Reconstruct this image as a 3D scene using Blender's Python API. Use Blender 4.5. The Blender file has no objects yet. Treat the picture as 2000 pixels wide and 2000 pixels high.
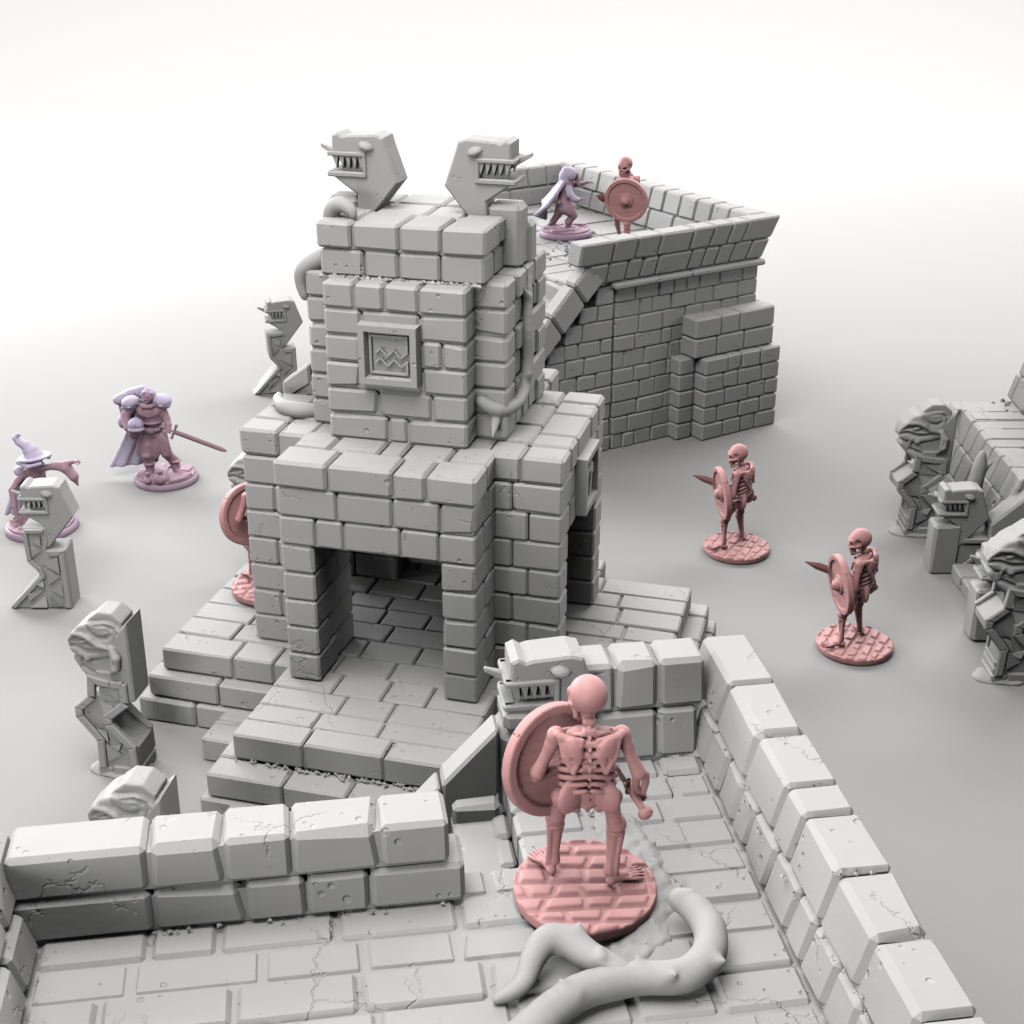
import bpy, bmesh, math, random
import numpy as np
from mathutils import Vector, Matrix
R = math.radians
scn = bpy.context.scene
COL = scn.collection
RND = random.Random(7)

# ------------------------------------------------------------------ materials
def nt(m):
    m.use_nodes = True
    n = m.node_tree
    return n, n.nodes, n.links

def stone_mat(name, col, rough=0.62, pits=1.0, cracks=1.0, scale=1.0, vary=0.06, sheen=None, spec=0.3):
    m = bpy.data.materials.new(name)
    t, N, L = nt(m)
    b = N['Principled BSDF']
    b.inputs['Roughness'].default_value = rough
    b.inputs['Specular IOR Level'].default_value = spec
    tc = N.new('ShaderNodeTexCoord')
    mp = N.new('ShaderNodeMapping'); mp.inputs['Scale'].default_value = (scale,)*3
    L.new(tc.outputs['Object'], mp.inputs['Vector'])
    v = mp.outputs['Vector']
    def noise(s, d=3, r=0.5, dist=0.0):
        n = N.new('ShaderNodeTexNoise'); n.inputs['Scale'].default_value = s
        n.inputs['Detail'].default_value = d; n.inputs['Roughness'].default_value = r
        n.inputs['Distortion'].default_value = dist
        L.new(v, n.inputs['Vector']); return n
    def ramp(sock, a, bb, va=0.0, vb=1.0):
        r = N.new('ShaderNodeMapRange'); r.inputs['From Min'].default_value = a; r.inputs['From Max'].default_value = bb
        r.inputs['To Min'].default_value = va; r.inputs['To Max'].default_value = vb; r.interpolation_type = 'SMOOTHSTEP'
        L.new(sock, r.inputs['Value']); return r.outputs['Result']
    def math_(op, a, bb):
        k = N.new('ShaderNodeMath'); k.operation = op
        for i, s in enumerate((a, bb)):
            if isinstance(s, (int, float)): k.inputs[i].default_value = s
            else: L.new(s, k.inputs[i])
        return k.outputs[0]
    # colour: faint mottling of the resin itself
    n0 = noise(2.3, 4)
    mix = N.new('ShaderNodeMix'); mix.data_type = 'RGBA'
    mix.inputs['A'].default_value = (*[c*(1-vary) for c in col], 1)
    mix.inputs['B'].default_value = (*[min(1, c*(1+vary)) for c in col], 1)
    L.new(n0.outputs['Fac'], mix.inputs['Factor'])
    L.new(mix.outputs['Result'], b.inputs['Base Color'])
    # relief
    h = math_('MULTIPLY', noise(38, 2, 0.6).outputs['Fac'], 0.08)
    h = math_('ADD', h, math_('MULTIPLY', noise(4, 2, 0.5).outputs['Fac'], 0.30))
    if pits:
        for sc, rad, dep, msk in ((11.0, 0.25, 0.9, 0.50),):
            vo = N.new('ShaderNodeTexVoronoi'); vo.inputs['Scale'].default_value = sc
            L.new(v, vo.inputs['Vector'])
            sx = N.new('ShaderNodeSeparateColor'); L.new(vo.outputs['Color'], sx.inputs[0])
            p = ramp(math_('DIVIDE', vo.outputs['Distance'], math_('MAXIMUM', math_('MULTIPLY', sx.outputs[0], sx.outputs[1]), 0.12)), rad*1.1, rad*2.0, 1.0, 0.0)
            k = ramp(noise(1.7*sc/9, 2).outputs['Fac'], msk, msk+0.06)
            h = math_('SUBTRACT', h, math_('MULTIPLY', math_('MULTIPLY', p, k), dep*pits))
    if cracks:
        vo = N.new('ShaderNodeTexVoronoi'); vo.feature = 'DISTANCE_TO_EDGE'; vo.inputs['Scale'].default_value = 0.9
        nz = noise(3.0, 4, 0.6)
        va = N.new('ShaderNodeVectorMath'); va.operation = 'SCALE'; va.inputs['Scale'].default_value = 0.35
        L.new(nz.outputs['Color'], va.inputs[0])
        vb = N.new('ShaderNodeVectorMath'); vb.operation = 'ADD'
        L.new(v, vb.inputs[0]); L.new(va.outputs[0], vb.inputs[1]); L.new(vb.outputs[0], vo.inputs['Vector'])
        c = ramp(vo.outputs['Distance'], 0.0, 0.012, 1.0, 0.0)
        k = ramp(noise(1.1, 2).outputs['Fac'], 0.53, 0.59)
        h = math_('SUBTRACT', h, math_('MULTIPLY', math_('MULTIPLY', c, k), 0.5*cracks))
    bp = N.new('ShaderNodeBump'); bp.inputs['Strength'].default_value = 0.75; bp.inputs['Distance'].default_value = 0.022/scale
    L.new(h, bp.inputs['Height']); L.new(bp.outputs['Normal'], b.inputs['Normal'])
    if sheen:
        b.inputs['Sheen Weight'].default_value = sheen[3]; b.inputs['Sheen Tint'].default_value = (*sheen[:3], 1)
        b.inputs['Sheen Roughness'].default_value = 0.45
    return m

STONE = stone_mat('grey_resin_stone', (0.50, 0.497, 0.494), vary=0.03)
STATUE = stone_mat('grey_resin_statue', (0.47, 0.467, 0.464), vary=0.03, cracks=0.6, pits=0.7, scale=1.5)
SMOOTH = stone_mat('grey_resin_smooth', (0.50, 0.497, 0.494), pits=0, cracks=0, vary=0.03)
PINK = stone_mat('pink_resin', (0.68, 0.35, 0.345), pits=0, cracks=0, vary=0.03, scale=1.6, rough=0.5, spec=0.4)
MAUVE = stone_mat('mauve_shade_resin', (0.47, 0.29, 0.35), pits=0, cracks=0, vary=0.05, scale=1.6, rough=0.5, sheen=(0.75, 0.7, 1.0, 0.35))  # shaded tone of the lavender figurines, put into the body colour
LAV = stone_mat('lavender_lit_resin', (0.62, 0.54, 0.71), pits=0, cracks=0, vary=0.04, scale=1.6, rough=0.5, sheen=(0.8, 0.8, 1.0, 0.3))  # top-lit tone of the same figurines, put into capes, hats and plates
LILAC = stone_mat('lilac_resin', (0.49, 0.35, 0.45), pits=0, cracks=0, vary=0.04, scale=1.6, rough=0.5, sheen=(0.8, 0.8, 1.0, 0.25))
GROUND = stone_mat('matt_floor_sheet', (0.42, 0.416, 0.413), pits=0, cracks=0, vary=0.01, rough=0.85, spec=0.15)
for nd in GROUND.node_tree.nodes:
    if nd.type == 'BUMP': nd.inputs['Strength'].default_value = 0.02

# ------------------------------------------------------------------ objects
def tag(o, label=None, cat=None, group=None, kind=None):
    if label: o['label'] = label
    if cat: o['category'] = cat
    if group: o['group'] = group
    if kind: o['kind'] = kind
    return o

def empty(name, loc=(0, 0, 0), rz=0.0, label=None, cat=None, group=None):
    o = bpy.data.objects.new(name, None); COL.objects.link(o)
    o.location = loc; o.rotation_euler = (0, 0, rz); o.empty_display_size = 0.2
    return tag(o, label, cat, group)

class MB:
    """collects polygons, then links them as ONE mesh object"""
    def __init__(s): s.v = []; s.f = []
    def add(s, vs, fs):
        k = len(s.v); s.v += [tuple(p) for p in vs]; s.f += [tuple(i+k for i in f) for f in fs]
    def build(s, name, mat, parent=None, smooth=False):
        me = bpy.data.meshes.new(name); me.from_pydata(s.v, [], s.f); me.update()
        bm = bmesh.new(); bm.from_mesh(me); bmesh.ops.recalc_face_normals(bm, faces=bm.faces); bm.to_mesh(me); bm.free()
        me.materials.append(mat)
        for p in me.polygons: p.use_smooth = smooth
        o = bpy.data.objects.new(name, me); COL.objects.link(o)
        if parent: o.parent = parent
        return o

IDM = lambda u, n, z: (u, n, z)

def hexa(mb, c, bev=0.03, r=None, jit=0.35, chip=0.0):
    """chamfered block from 8 corners c[(i,j,k)]"""
    c = {k: Vector(p) for k, p in c.items()}
    L = [0, 0, 0]
    for a in range(3):
        s = 0
        for k in c:
            if k[a] == 0:
                k2 = list(k); k2[a] = 1; s += (c[tuple(k2)]-c[k]).length
        L[a] = max(s/4, 1e-4)
    def tri(u, v, w):
        p = Vector((0, 0, 0))
        for (i, j, k), q in c.items():
            p += q*((u if i else 1-u)*(v if j else 1-v)*(w if k else 1-w))
        return p
    idx = {}; vs = []
    for k in c:
        bb = bev*(1 if not r else r.uniform(1-jit, 1+jit))
        if r and chip and r.random() < chip*0.25: bb *= r.uniform(1.4, 2.0)
        for a in range(3):
            pr = []
            for b in range(3):
                if b == a: pr.append(float(k[b]))
                else:
                    t = min(bb/L[b], 0.42)
                    pr.append(1-t if k[b] else t)
            idx[k+(a,)] = len(vs); vs.append(tri(*pr))
    fs = []
    for a in range(3):
        o1, o2 = [b for b in range(3) if b != a]
        for s in (0, 1):
            q = []
            for x, y in ((0, 0), (1, 0), (1, 1), (0, 1)):
                k = [0, 0, 0]; k[a] = s; k[o1] = x; k[o2] = y
                q.append(idx[tuple(k)+(a,)])
            fs.append(q)
        for x in (0, 1):
            for y in (0, 1):
                k0 = [0, 0, 0]; k0[o1] = x; k0[o2] = y
                k1 = list(k0); k1[a] = 1; k0 = tuple(k0); k1 = tuple(k1)
                fs.append([idx[k0+(o1,)], idx[k1+(o1,)], idx[k1+(o2,)], idx[k0+(o2,)]])
    for k in c: fs.append([idx[k+(0,)], idx[k+(1,)], idx[k+(2,)]])
    mb.add(vs, fs)

def block(mb, m, u0, u1, n0, n1, z0, z1, bev=0.03, r=None, jit=0.35, chip=0.0):
    hexa(mb, {(i, j, k): m((u0, u1)[i], (n0, n1)[j], (z0, z1)[k]) for i in (0, 1) for j in (0, 1) for k in (0, 1)}, bev, r, jit, chip)

def box(mb, m, u0, u1, n0, n1, z0, z1):
    vs = [m((u0, u1)[i], (n0, n1)[j], (z0, z1)[k]) for i in (0, 1) for j in (0, 1) for k in (0, 1)]
    mb.add(vs, [(0, 1, 3, 2), (4, 6, 7, 5), (0, 4, 5, 1), (2, 3, 7, 6), (0, 2, 6, 4), (1, 5, 7, 3)])

def cuts(a, b, lo, hi, r):
    out = [a]; x = a
    while b-x > hi*1.25:
        x += r.uniform(lo, hi); out.append(x)
    if len(out) > 1 and b-out[-1] < lo*0.55: out.pop()
    out.append(b); return out

def run(mb, m, u0, u1, n0, n1, z0, z1, seams=None, lens=(0.3, 0.55), g=0.012, bev=0.03, r=RND, out=0.012, chip=0.06, core=0.05):
    """one course of blocks along u; the mortar is a recessed core"""
    s = seams if seams else cuts(u0, u1, *lens, r)
    for a, b in zip(s[:-1], s[1:]):
        d0, d1 = r.uniform(0, out), r.uniform(0, out)
        block(mb, m, a+g, b-g, n0-d0+out/2, n1+d1-out/2, z0+g*0.8, z1-g*0.8+r.uniform(-.004, .004), bev, r, 0.14, chip)
    if core and n1-n0 > 2.4*core:
        box(mb, m, u0+core, u1-core, n0+core, n1-core, z0-0.001, z1-0.06)

def runN(mb, m, n0, n1, u0, u1, z0, z1, **k):
    run(mb, lambda a, b, z: m(b, a, z), n0, n1, u0, u1, z0, z1, **k)

def wall(mb, m, u0, u1, n0, n1, zs, hole=None, **k):
    """rows of blocks; hole=(ua,ub,za,zb) is left open"""
    for z0, z1 in zip(zs[:-1], zs[1:]):
        if hole and z0 < hole[3]-0.02 and z1 > hole[2]+0.02:
            run(mb, m, u0, hole[0], n0, n1, z0, z1, **k); run(mb, m, hole[1], u1, n0, n1, z0, z1, **k)
        else: run(mb, m, u0, u1, n0, n1, z0, z1, **k)

def ring(mb, m, u0, u1, n0, n1, zs, dep=0.3, lens=(0.3, 0.55), **k):
    """solid rectangular mass with block courses on all four sides"""
    for i, (z0, z1) in enumerate(zip(zs[:-1], zs[1:])):
        a = dep if i % 2 else 0
        run(mb, m, u0, u1, n0, n0+dep, z0, z1, lens=lens, **k)
        run(mb, m, u0, u1, n1-dep, n1, z0, z1, lens=lens, **k)
        runN(mb, m, n0+dep, n1-dep, u0, u0+dep, z0, z1, lens=lens, **k)
        runN(mb, m, n0+dep, n1-dep, u1-dep, u1, z0, z1, lens=lens, **k)
    box(mb, m, u0+dep*0.7, u1-dep*0.7, n0+dep*0.7, n1-dep*0.7, zs[0], zs[-1]-0.06)

def pave(mb, m, u0, u1, n0, n1, z0, z1, rows=(0.25, 0.36), lens=(0.4, 0.8), along='u', r=RND, zj=0.012, **k):
    if along == 'n':
        m2 = lambda a, b, z: m(b, a, z); u0, u1, n0, n1 = n0, n1, u0, u1
    else: m2 = m
    s = cuts(n0, n1, *rows, r)
    for a, b in zip(s[:-1], s[1:]):
        run(mb, m2, u0, u1, a+0.004, b-0.004, z0, z1+r.uniform(-zj, zj), lens=lens, out=0.006, core=0.03, r=r, **k)

def rubble(mb, m, pts, n, spread, size, r=RND):
    """little broken crumbs of mortar"""
    for q in range(n):
        i = r.randrange(len(pts)-1); t = r.random(); A, B = pts[i], pts[i+1]
        p = Vector([A[j]+(B[j]-A[j])*t for j in range(3)])
        p += Vector((r.gauss(0, spread), r.gauss(0, spread), 0)); s = size*r.uniform(.4, 1.4)
        d = [Vector((x, y, z))*s*r.uniform(.6, 1.2) for x, y, z in ((1, 0, 0), (-.5, .87, 0), (-.5, -.87, 0), (.2, .1, .8), (0, 0, -.7))]
        a = r.uniform(0, 6.28); M = Matrix.Rotation(a, 3, 'Z')
        vs = [m(*(p+M@x)) for x in d]
        mb.add(vs, [(0, 1, 3), (1, 2, 3), (2, 0, 3), (1, 0, 4), (2, 1, 4), (0, 2, 4)])

def frame(C, deg):
    th = R(deg); U = (math.cos(th), math.sin(th)); N = (-math.sin(th), math.cos(th))
    return lambda u, n, z: (C[0]+u*U[0]+n*N[0], C[1]+u*U[1]+n*N[1], z)

def prism(mb, poly, t0, t1, bev=0.02, m=IDM):
    """profile poly [(s,z)] extruded from depth t0 to t1 with chamfered rims; m(s,t,z)"""
    n = len(poly)
    A = sum(poly[i][0]*poly[(i+1) % n][1]-poly[(i+1) % n][0]*poly[i][1] for i in range(n))
    P = poly if A > 0 else poly[::-1]
    def inset(d):
        o = []
        for i in range(n):
            p0, p1, p2 = (Vector(P[(i+k) % n]) for k in (-1, 0, 1))
            e1 = (p1-p0).normalized(); e2 = (p2-p1).normalized()
            n1 = Vector((-e1.y, e1.x)); n2 = Vector((-e2.y, e2.x)); b = n1+n2
            l = b.length
            b = b/l if l > 1e-4 else n1
            o.append(p1+b*d/max(0.5, b.dot(n1)))
        return o
    I = inset(bev) if bev else [Vector(p) for p in P]
    lv = [(I, t0), ([Vector(p) for p in P], t0+bev), ([Vector(p) for p in P], t1-bev), (I, t1)] if bev else [(I, t0), (I, t1)]
    vs = [m(p.x, t, p.y) for ps, t in lv for p in ps]
    fs = []
    for k in range(len(lv)-1):
        for i in range(n):
            j = (i+1) % n; fs.append((k*n+i, k*n+j, (k+1)*n+j, (k+1)*n+i))
    from mathutils.geometry import tessellate_polygon
    tr = tessellate_polygon([[Vector((p.x, p.y, 0)) for p in I]])
    for q in tr:
        fs.append(tuple(q)); fs.append(tuple((len(lv)-1)*n+i for i in q[::-1]))
    mb.add(vs, fs)

def strip(mb, pts, w, t0, t1, bev=0.01, m=IDM):
    """raised band of width w along a polyline in the (s,z) plane"""
    P = [Vector(p) for p in pts]; Lft = []; Rgt = []
    for i, p in enumerate(P):
        e1 = (p-P[i-1]).normalized() if i else (P[1]-p).normalized()
        e2 = (P[i+1]-p).normalized() if i < len(P)-1 else e1
        b = (Vector((-e1.y, e1.x))+Vector((-e2.y, e2.x))).normalized()
        d = w/2/max(.5, b.dot(Vector((-e1.y, e1.x))))
        Lft.append(p+b*d); Rgt.append(p-b*d)
    for i in range(len(P)-1):
        prism(mb, [tuple(Rgt[i]), tuple(Rgt[i+1]), tuple(Lft[i+1]), tuple(Lft[i])], t0, t1, bev, m)

def wedge(mb, tri, t0, t1, m=IDM):
    """triangular relief: its last side stands proud, the first corner sinks in"""
    a, b, c = tri
    vs = [m(a[0], t0, a[1]), m(b[0], t0, b[1]), m(c[0], t0, c[1]), m(a[0], t0+(t1-t0)*.3, a[1]), m(b[0], t1, b[1]), m(c[0], t1, c[1])]
    mb.add(vs, [(0, 1, 2), (3, 5, 4), (0, 3, 4, 1), (1, 4, 5, 2), (2, 5, 3, 0)])

def ball(mb, c, r, m=IDM, seg=14, squash=(1, 1, 1), half=None, rot=None):
    vs = []; fs = []; n1 = seg; n2 = seg//2
    for i in range(n2+1):
        th = math.pi*i/n2
        if half == 'up': th = th/2
        for j in range(n1):
            ph = 2*math.pi*j/n1
            q = Vector((math.sin(th)*math.cos(ph)*squash[0], math.sin(th)*math.sin(ph)*squash[1], math.cos(th)*squash[2]))*r
            if rot: q = rot@q
            vs.append(m(c[0]+q.x, c[1]+q.y, c[2]+q.z))
    for i in range(n2):
        for j in range(n1):
            fs.append((i*n1+j, i*n1+(j+1) % n1, (i+1)*n1+(j+1) % n1, (i+1)*n1+j))
    if half == 'up': fs.append(tuple((n2)*n1+j for j in range(n1)))
    mb.add(vs, fs)

# ------------------------------------------------------------------ sculpting by distance fields
class Clay:
    def __init__(s, lo, hi, h):
        s.lo = np.array(lo, float); s.h = h
        s.n = np.ceil((np.array(hi)-s.lo)/h).astype(int)+1
        s.d = np.full(s.n, 9.0, np.float32)
    def _sub(s, lo, hi):
        a = np.maximum(0, np.floor((np.array(lo)-s.lo)/s.h).astype(int)); b = np.minimum(s.n, np.ceil((np.array(hi)-s.lo)/s.h).astype(int)+1)
        if np.any(b <= a): return None
        g = [s.lo[i]+s.h*np.arange(a[i], b[i]) for i in range(3)]
        X, Y, Z = np.meshgrid(*g, indexing='ij', sparse=True)
        return tuple(slice(a[i], b[i]) for i in range(3)), X, Y, Z
    def op(s, lo, hi, fn, k=0.0, mode='add'):
        pad = k+3*s.h
        q = s._sub(np.array(lo)-pad, np.array(hi)+pad)
        if q is None: return s
        sl, X, Y, Z = q
        p = fn(X, Y, Z); d = s.d[sl]
        if mode == 'sub': p, d = -p, d
        if mode == 'add':
            if k > 0:
                hh = np.clip(0.5+0.5*(d-p)/k, 0, 1); s.d[sl] = d*(1-hh)+p*hh-k*hh*(1-hh)
            else: s.d[sl] = np.minimum(d, p)
        else:
            if k > 0:
                hh = np.clip(0.5-0.5*(d-p)/k, 0, 1); s.d[sl] = d*(1-hh)+p*hh+k*hh*(1-hh)
            else: s.d[sl] = np.maximum(d, p)
        return s
    def cone(s, a, b, r1, r2=None, k=0.01, mode='add'):
        r2 = r1 if r2 is None else r2; a = np.array(a, float); b = np.array(b, float); ab = b-a; L2 = max(ab@ab, 1e-9); m = max(r1, r2)
        def f(X, Y, Z):
            t = np.clip(((X-a[0])*ab[0]+(Y-a[1])*ab[1]+(Z-a[2])*ab[2])/L2, 0, 1)
            return np.sqrt((X-a[0]-t*ab[0])**2+(Y-a[1]-t*ab[1])**2+(Z-a[2]-t*ab[2])**2)-(r1+(r2-r1)*t)
        return s.op(np.minimum(a, b)-m, np.maximum(a, b)+m, f, k, mode)
    def path(s, pts, rs, k=0.01, mode='add'):
        if not hasattr(rs, '__len__'): rs = [rs]*len(pts)
        for i in range(len(pts)-1): s.cone(pts[i], pts[i+1], rs[i], rs[i+1], k, mode)
        return s
    def ell(s, c, r, rot=None, k=0.01, mode='add'):
        c = np.array(c, float); r = np.array(r, float); M = np.array(rot.transposed()) if rot is not None else np.eye(3); m = r.max()
        def f(X, Y, Z):
            x, y, z = X-c[0], Y-c[1], Z-c[2]
            q = [(M[i, 0]*x+M[i, 1]*y+M[i, 2]*z) for i in range(3)]
            k0 = np.sqrt(sum((q[i]/r[i])**2 for i in range(3))); k1 = np.sqrt(sum((q[i]/r[i]**2)**2 for i in range(3)))
            return k0*(k0-1)/np.maximum(k1, 1e-6)
        return s.op(c-m, c+m, f, k, mode)
    def bx(s, c, r, rot=None, rd=0.01, k=0.01, mode='add'):
        c = np.array(c, float); r = np.array(r, float)-rd; M = np.array(rot.transposed()) if rot is not None else np.eye(3); m = np.linalg.norm(r)+rd
        def f(X, Y, Z):
            x, y, z = X-c[0], Y-c[1], Z-c[2]
            q = [np.abs(M[i, 0]*x+M[i, 1]*y+M[i, 2]*z)-r[i] for i in range(3)]
            o = np.sqrt(sum(np.maximum(t, 0)**2 for t in q)); return o+np.minimum(np.maximum(np.maximum(q[0], q[1]), q[2]), 0)-rd
        return s.op(c-m, c+m, f, k, mode)
    def disc(s, c, axis, r, th, rd=0.01, k=0.01, mode='add'):
        c = np.array(c, float); ax = np.array(axis, float); ax /= np.linalg.norm(ax)
        def f(X, Y, Z):
            x, y, z = X-c[0], Y-c[1], Z-c[2]; a = x*ax[0]+y*ax[1]+z*ax[2]
            rr = np.sqrt(np.maximum((x-a*ax[0])**2+(y-a*ax[1])**2+(z-a*ax[2])**2, 0))
            q0 = rr-(r-rd); q1 = np.abs(a)-(th-rd)
            return np.sqrt(np.maximum(q0, 0)**2+np.maximum(q1, 0)**2)+np.minimum(np.maximum(q0, q1), 0)-rd
        return s.op(c-r-th, c+r+th, f, k, mode)
    def poly(s, pts, half, rd=0.03, k=0.0, mode='add'):
        """outline in the (x,z) plane, half(x) thick to each side of y=0, edges rounded by rd"""
        P = np.array(pts, float)
        def f(X, Y, Z):
            d = None; ins = None
            for i in range(len(P)):
                a, b = P[i], P[i-1]; e = b-a; wx, wz = X-a[0], Z-a[1]
                t = np.clip((wx*e[0]+wz*e[1])/(e@e), 0, 1); q = (wx-e[0]*t)**2+(wz-e[1]*t)**2
                d = q if d is None else np.minimum(d, q)
                c1 = (Z >= a[1]); c2 = (Z < b[1]); c3 = (e[0]*wz > e[1]*wx)
                fl = (c1 & c2 & c3) | (~c1 & ~c2 & ~c3); ins = fl if ins is None else ins ^ fl
            d2 = np.sqrt(d)*np.where(ins, -1, 1)+rd; y = np.abs(Y)-half(X)+rd
            return np.sqrt(np.maximum(d2, 0)**2+np.maximum(y, 0)**2)+np.minimum(np.maximum(d2, y), 0)-rd
        m = float(np.max(half(P[:, 0])))
        return s.op((P[:, 0].min(), -m, P[:, 1].min()), (P[:, 0].max(), m, P[:, 1].max()), f, k, mode)
    def rough(s, amp, fr, seed=0):
        g = [s.lo[i]+s.h*np.arange(s.n[i]) for i in range(3)]
        X, Y, Z = np.meshgrid(*g, indexing='ij', sparse=True); rg = np.random.RandomState(seed); o = 0
        for q in range(6):
            k = rg.normal(size=3)*fr; o = o+np.sin(X*k[0]+Y*k[1]+Z*k[2]+rg.uniform(0, 6))
        s.d = s.d+(amp*o/3).astype(np.float32); return s
    def mesh(s):
        d = s.d; sg = d < 0; n = s.n
        pos = np.zeros(tuple(n-1)+(3,), np.float32); cnt = np.zeros(tuple(n-1), np.float32)
        def C(a, i, j, k): return a[i:n[0]-1+i, j:n[1]-1+j, k:n[2]-1+k]
        for ax in range(3):
            for p in (0, 1):
                for q in (0, 1):
                    o0 = [0, 0, 0]; oth = [b for b in range(3) if b != ax]; o0[oth[0]] = p; o0[oth[1]] = q
                    o1 = list(o0); o1[ax] = 1
                    m = C(sg, *o0) != C(sg, *o1); d0 = C(d, *o0); d1 = C(d, *o1)
                    df = np.where(m, d0-d1, 1); t = np.where(m, d0/df, 0)
                    for b in range(3): pos[..., b] += np.where(m, t if b == ax else o0[b], 0)
                    cnt += m
        act = cnt > 0; ids = np.full(act.shape, -1, np.int64); I = np.argwhere(act); ids[act] = np.arange(len(I))
        V = (I+pos[act]/cnt[act][:, None])*s.h+s.lo
        Fs = []
        for ax in range(3):
            o1, o2 = (ax+1) % 3, (ax+2) % 3
            a = [slice(None)]*3; b = [slice(None)]*3
            a[ax] = slice(0, n[ax]-1); b[ax] = slice(1, n[ax])
            for o in (o1, o2): a[o] = b[o] = slice(1, n[o]-1)
            s0, s1 = sg[tuple(a)], sg[tuple(b)]; E = np.argwhere(s0 != s1); fl = s0[s0 != s1]
            E[:, o1] += 1; E[:, o2] += 1
            def vid(x, y):
                J = E.copy(); J[:, o1] -= x; J[:, o2] -= y; return ids[J[:, 0], J[:, 1], J[:, 2]]
            q = np.stack([vid(1, 1), vid(0, 1), vid(0, 0), vid(1, 0)], 1); q[~fl] = q[~fl][:, ::-1]; Fs.append(q)
        return V, np.concatenate(Fs)
    def build(s, name, mat, parent=None, sm=1):
        V, Fq = s.mesh()
        me = bpy.data.meshes.new(name); me.from_pydata(V.tolist(), [], Fq.tolist()); me.update()
        bm = bmesh.new(); bm.from_mesh(me)
        for _ in range(sm): bmesh.ops.smooth_vert(bm, verts=bm.verts, factor=0.5, use_axis_x=True, use_axis_y=True, use_axis_z=True)
        bm.to_mesh(me); bm.free()
        me.materials.append(mat)
        me.polygons.foreach_set('use_smooth', [True]*len(me.polygons))
        o = bpy.data.objects.new(name, me); COL.objects.link(o)
        if parent: o.parent = parent
        return o

def vine(name, pts, rs, mat, parent, thorns=(), h=0.02, k=0.03, amp=0.0):
    """thick root or vine; thorns = [(point, tip, radius)]"""
    P = np.array([p for p in pts]+[t for q in thorns for t in q[:2]]); m = max(rs)+0.06
    c = Clay(P.min(0)-m, P.max(0)+m, h)
    # smooth the polyline
    pp = [Vector(p) for p in pts]; out = []; ro = []
    for i in range(len(pp)-1):
        p0 = pp[max(i-1, 0)]; p1 = pp[i]; p2 = pp[i+1]; p3 = pp[min(i+2, len(pp)-1)]
        for t in (0, .25, .5, .75):
            out.append(0.5*((2*p1)+(p2-p0)*t+(2*p0-5*p1+4*p2-p3)*t*t+(3*p1-p0-3*p2+p3)*t**3)); ro.append(rs[i]+(rs[i+1]-rs[i])*t)
    out.append(pp[-1]); ro.append(rs[-1])
    c.path(out, ro, k)
    for a, b, r in thorns: c.cone(a, b, r, 0.012, k)
    if amp: c.rough(amp, 14, 3)
    return c.build(name, mat, parent)

# ------------------------------------------------------------------ the floor and the swept-up backdrop
def make_ground():
    mb = MB(); prof = [(-60, 0), (0, 0), (62, 0)]
    for i in range(1, 17):
        a = R(90)*i/16; prof.append((62+16*math.sin(a), 16-16*math.cos(a)))
    prof.append((78, 60))
    xs = (-90, 90); vs = []; fs = []
    for y, z in prof:
        for x in xs: vs.append((x, y, z))
    for i in range(len(prof)-1): fs.append((2*i, 2*i+1, 2*i+3, 2*i+2))
    mb.add(vs, fs); o = mb.build('ground', GROUND, smooth=True)
    return tag(o, kind='structure')
make_ground()

# parts of the buildings are modelled in place; their thing is an Empty at the base
def put(o, root):
    o.parent = root; o.matrix_parent_inverse = Matrix.Translation(-Vector(root.location)); return o
def part(mb, name, root, mat=None, smooth=False): return put(mb.build(name, mat or STONE, smooth=smooth), root)
def sub(mb, name, par, mat=None, smooth=False):
    o = mb.build(name, mat or STONE, smooth=smooth); o.parent = par; return o

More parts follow.
